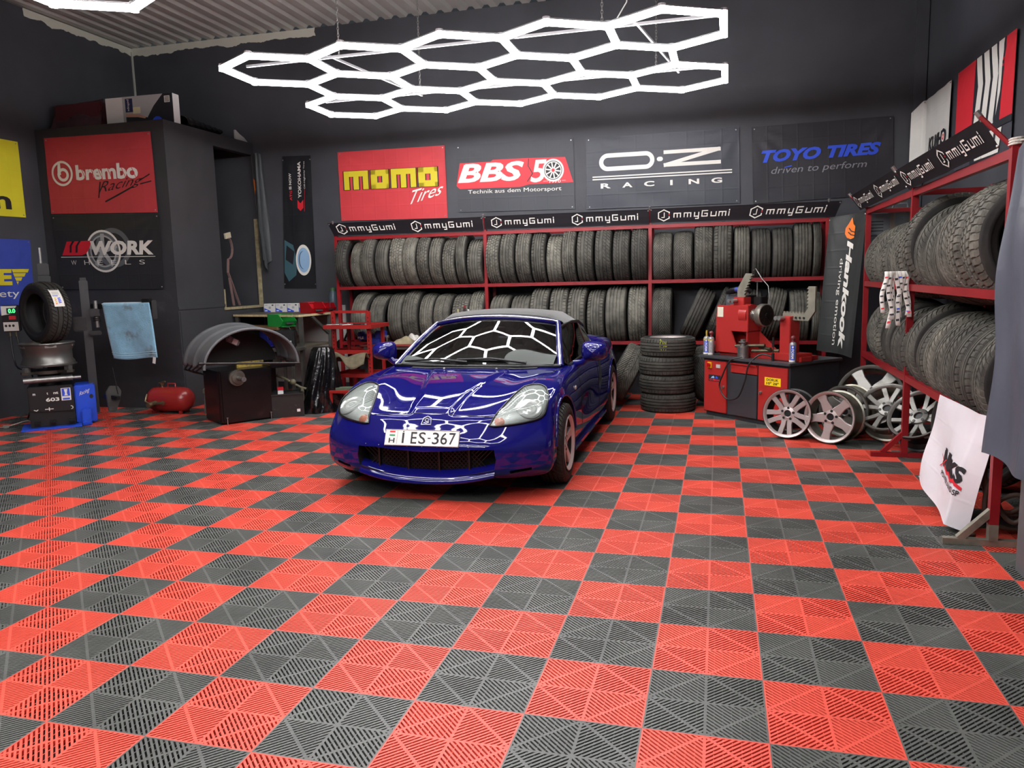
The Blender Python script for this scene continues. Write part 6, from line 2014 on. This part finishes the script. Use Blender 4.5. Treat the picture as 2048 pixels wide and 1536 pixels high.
for k in range(-30, 31):
    x0 = k * .03
    for s in (1, -1):
        a_, c_ = Vector((x0, gy, .17)), Vector((x0 + s * .21, gy, .38))
        t0, t1 = 0., 1.
        if max(abs(a_.x), abs(c_.x)) < .505: b.bar(a_, c_, .004, .004)
gm = b.build('grille_mesh', [M_cblk], car)
b = MB()
for x in (-.34, -.13, .09, .30): MB().box((x, gy - .012, .275), (.012, .025, .21)).build('grille_bar', [M_cblk], car)
def lipf(u, v):
    t = 2 * u - 1
    zt = .180 + .052 * abs(t) ** 2.2
    y0 = .27 * (abs(t) * .58) ** 3.2 + .018
    prof = ((.01, -.055), (-.022, -.046), (-.026, -.036), (-.004, -.012), (.022, .016), (.07, .034))[v]
    return Vector((t * .478, y0 + prof[0], zt + prof[1]))
b = MB()
P = [lipf(i / 36, k) for k in range(6) for i in range(37)]
b.add(P, [(k * 37 + i, k * 37 + i + 1, (k + 1) * 37 + i + 1, (k + 1) * 37 + i) for k in range(5) for i in range(36)])
b.build('lower_lip', [M_paint], car, 80)
for sx in (-1, 1): MB().cyl(front_at(sx * .60, .30, -.01), front_at(sx * .60, .30, .002), .022, n=16).build('tow_cover', [M_paint], car, 60)
for i in range(9): 
    x = -.42 + .105 * i
    MB().sphere(front_at(x, .387, .0), .0035, 6, 4).build('stud', [M_grom], car)

# ---- cowl, wipers
MB().grid(lambda u, v: top_at(-.52 + 1.04 * u, 1.10 + .10 * v + .05 * (2 * u - 1) ** 2, .004), 30, 4).build('cowl_vent', [mat('cowl_black', '#0e0e10', .5, bump=.4, bs=120)], car, 60)
WB = lambda u: Vector((.69 * u, 1.18 + .07 * u * u, .775))
WT = lambda u: Vector((.55 * u, 1.79 + .10 * u * u, 1.134 - .058 * u * u))
def wsh(u, v, lift=0.):
    a, b_ = WB(u), WT(u)
    q = a * (1 - v) + b_ * v
    n = Vector((0, -.5, .86))
    return q + n * (.026 * math.sin(v * PI) * (1 - .4 * u * u) + lift)
M_glass = glass('windscreen_glass', .42, 1.75)
def wg(u, v):
    uu = -1 + 2 * u
    return wsh(uu * .985, .03 + .945 * v)
MB().grid(wg, 40, 24).build('windscreen', [M_glass], car, 180)
fr = [wsh(-1, i / 12) for i in range(13)] + [wsh(-1 + 2 * i / 30, 1.0) for i in range(1, 30)] + [wsh(1, 1 - i / 12) for i in range(13)]
MB().tube(fr, .026, 10).build('windscreen_frame', [M_paint], car, 80)
MB().tube([q + Vector((0, -.018, .014)) for q in fr], .009, 6).build('bright_trim', [mat('bright_trim', '#b9bcc0', .25, .8)], car, 80)
MB().tube([wsh(-1 + 2 * i / 30, .005, .004) for i in range(31)], .016, 8).build('windscreen_seal', [M_cblk], car, 80)
for (a, b_, c_, nm) in (((-.08, .03), (-.90, .05), (-.08, -.0), 'w'), ((.62, .02), (-.22, .085), (.62, 0), 'w')):
    P0, P1 = wsh(a[0], a[1], .03), wsh(b_[0], b_[1], .022)
    o = MB().tube([P0, P0 * .5 + P1 * .5 + Vector((0, -.01, .022)), P1], [.011, .009, .007], 8).build('wiper_arm', [M_cblk], car, 60)
    l0, l1 = wsh(a[0] - .22, .09 if a[0] > 0 else .05, .012), wsh(b_[0] - .03, b_[1] + .0, .012)
    MB().tube([l0, l1], .008, 6).build('wiper_blade', [M_cblk], o)
for x in (-.21, .22): MB().sphere(top_at(x, 1.075, .006), .010, 8, 6).build('washer_jet', [M_grom], car)

# ---- interior seen through the glass
M_int = mat('interior_grey', '#3f4541', .7)
M_intb = mat('interior_black', '#101111', .7)
MB().grid(lambda u, v: top_at((-.62 + 1.24 * u), 1.30 + 1.28 * v, 0) + Vector((0, 0, .012)), 8, 8).build('cabin_floor', [M_intb], car, 180)
MB().grid(lambda u, v: Vector((-.64 + 1.28 * u, 1.22 + .36 * v, .795 + .055 * math.sin(v * PI) + .05 * math.exp(-((u - .76) / .15) ** 2) * math.sin(v * PI))), 30, 10).build('dashboard', [M_int], car, 180)
sw = MB().tube([Vector((.34 + .175 * math.cos(a), 1.72 + .05 * math.sin(a), .885 + .165 * math.sin(a))) for a in [2 * PI * i / 32 for i in range(32)]], .014, 8, closed=True)
sw.sphere((.34, 1.73, .885), .06, sc=(1, .4, 1)).bar((.18, 1.72, .885), (.50, 1.72, .885), .03, .02).bar((.34, 1.72, .885), (.34, 1.68, .74), .03, .02)
sw.build('steering_wheel', [M_intb], car, 60)
for x in (-.34, .34):
    MB().box((x, 2.35, .92), (.44, .12, .34), (-.25, 0, 0)).build('seat_back', [M_intb], car, 40, .05)
MB().box((0, 1.86, 1.03), (.20, .02, .055)).build('rear_mirror', [M_intb], car, 30, .015)

# ---- soft top and side glass
M_soft = mat('soft_top_fabric', '#40413e', .85, sheen=.3, var=.06, vs=30, bump=.25, bs=160)
RT = [(1.80, 1.145, .545), (1.95, 1.182, .565), (2.15, 1.195, .585), (2.40, 1.185, .60), (2.60, 1.14, .605), (2.80, 1.05, .60), (2.98, .95, .585), (3.08, .885, .575)]
def lerpT(v):
    k = v * (len(RT) - 1)
    i = min(int(k), len(RT) - 2)
    f = k - i
    return [RT[i][j] + (RT[i + 1][j] - RT[i][j]) * f for j in range(3)]
def soft(u, v):
    s, z, w_ = lerpT(v)
    uu = -1 + 2 * u
    x = w_ * math.copysign(min(1, abs(uu) ** .92), uu)
    drop = .055 * abs(uu) ** 2 + .07 * max(0, abs(uu) - .8) / .2 * (1 if v > .12 else v / .12)
    return Vector((x * (1 + .05 * max(0, abs(uu) - .8) / .2), s + .13 * uu * uu * max(0, 1 - v * 5), z - drop))
o = MB().grid(soft, 40, 30).build('soft_top', [M_soft], car, 180)
MB().tube([soft(.5 + .5 * math.sin(-PI / 2 + PI * i / 30), .05) + Vector((0, 0, .003)) for i in range(31)], .004, 6).build('top_seam', [M_soft], o, 60)
M_sglass = glass('side_glass', .22, 1.6)
for sx in (-1, 1):
    u_ = 1.0 if sx > 0 else 0.0
    def roof_edge(t): return soft(u_, .10 + .50 * t)
    def belt(t): return Vector((sx * (.735 + .012 * t), 1.36 + 1.20 * t, .775 + .03 * t))
    def sg(u, v):
        if u < .25:        # front corner follows the windscreen pillar
            k = u / .25
            tp = wsh(sx * 1.0, .12 + .86 * k) * 1.0
        else:
            tp = roof_edge((u - .25) / .75)
        b_ = belt(u)
        return b_ * (1 - v) + tp * v
    MB().grid(sg, 24, 8).build('side_window', [M_sglass], car, 180)
    MB().tube([sg(i / 24, 1.0) for i in range(25)], .014, 8).build('window_seal', [M_cblk], car, 80)
    MB().tube([belt(i / 12) for i in range(13)], .010, 8).build('belt_strip', [M_cblk], car, 80)
    def qt(u, v):
        tp = soft(u_, .60 + .40 * u)
        b_ = Vector((sx * (.745 - .06 * u), 2.56 + .50 * u, .805 + .03 * u))
        return b_ * (1 - v) + tp * v
    MB().grid(qt, 10, 8).build('soft_top_side', [M_soft], car, 180)
    # door mirror
    mc = Vector((sx * .915, 1.49, .868))
    b = MB()
    def mir(u, v):
        a = 2 * PI * u
        r = abs(math.cos(a)) ** .6, abs(math.sin(a)) ** .6
        X = math.copysign(r[0], math.cos(a)); Z = math.copysign(r[1], math.sin(a))
        k = math.sin(min(1, v * 1.1) * PI / 2) ** .5 if v < .9 else 1
        return mc + Vector((X * .105 * k, -.085 + .145 * v, Z * .078 * k * (1 - .15 * X * sx)))
    b.grid(mir, 32, 12)
    b.add([mir(i / 32, 1) for i in range(32)], [tuple(range(32))])
    o = b.build('door_mirror', [M_paint], car, 60)
    MB().tube([mc + Vector((-sx * .05, 0, -.045)), mc + Vector((-sx * .09, .01, -.085)), Vector((sx * .755, 1.52, .765))], [.028, .026, .034], 10).build('mirror_stalk', [M_paint], o, 80)
    MB().grid(lambda u, v: mc + Vector(((-.08 + .16 * u), .0575, -.05 + .10 * v)), 1, 1).build('mirror_glass', [M_chrome], o)
# ---- road wheels
CW = [(.70, .292, .185), (3.15, .292, .195)]
for s, z, w_ in CW:
    for sx in (-1, 1):
        o = bpy.data.objects.new('road_wheel', None)
        COL.objects.link(o)
        o.parent = car
        o.location = (sx * .762, s, z)
        o.rotation_euler = (0, 0, 0 if sx > 0 else PI)
        a = bpy.data.objects.new('tyre', CARC); t = bpy.data.objects.new('tread', TREADS['sport'])
        for q in (a, t):
            COL.objects.link(q)
            q.scale = (w_ / .2, .292 / .31, .292 / .31)
            q.color = (.12, 0, 0, 1)
            q.parent = o
        make_rim('', 'car', .203, .188, 5, (mat('road_wheel_silver', '#c9c2be', .3, .3), mat('black_barrel', '#2a2a29', .4, .5)), parent=o)
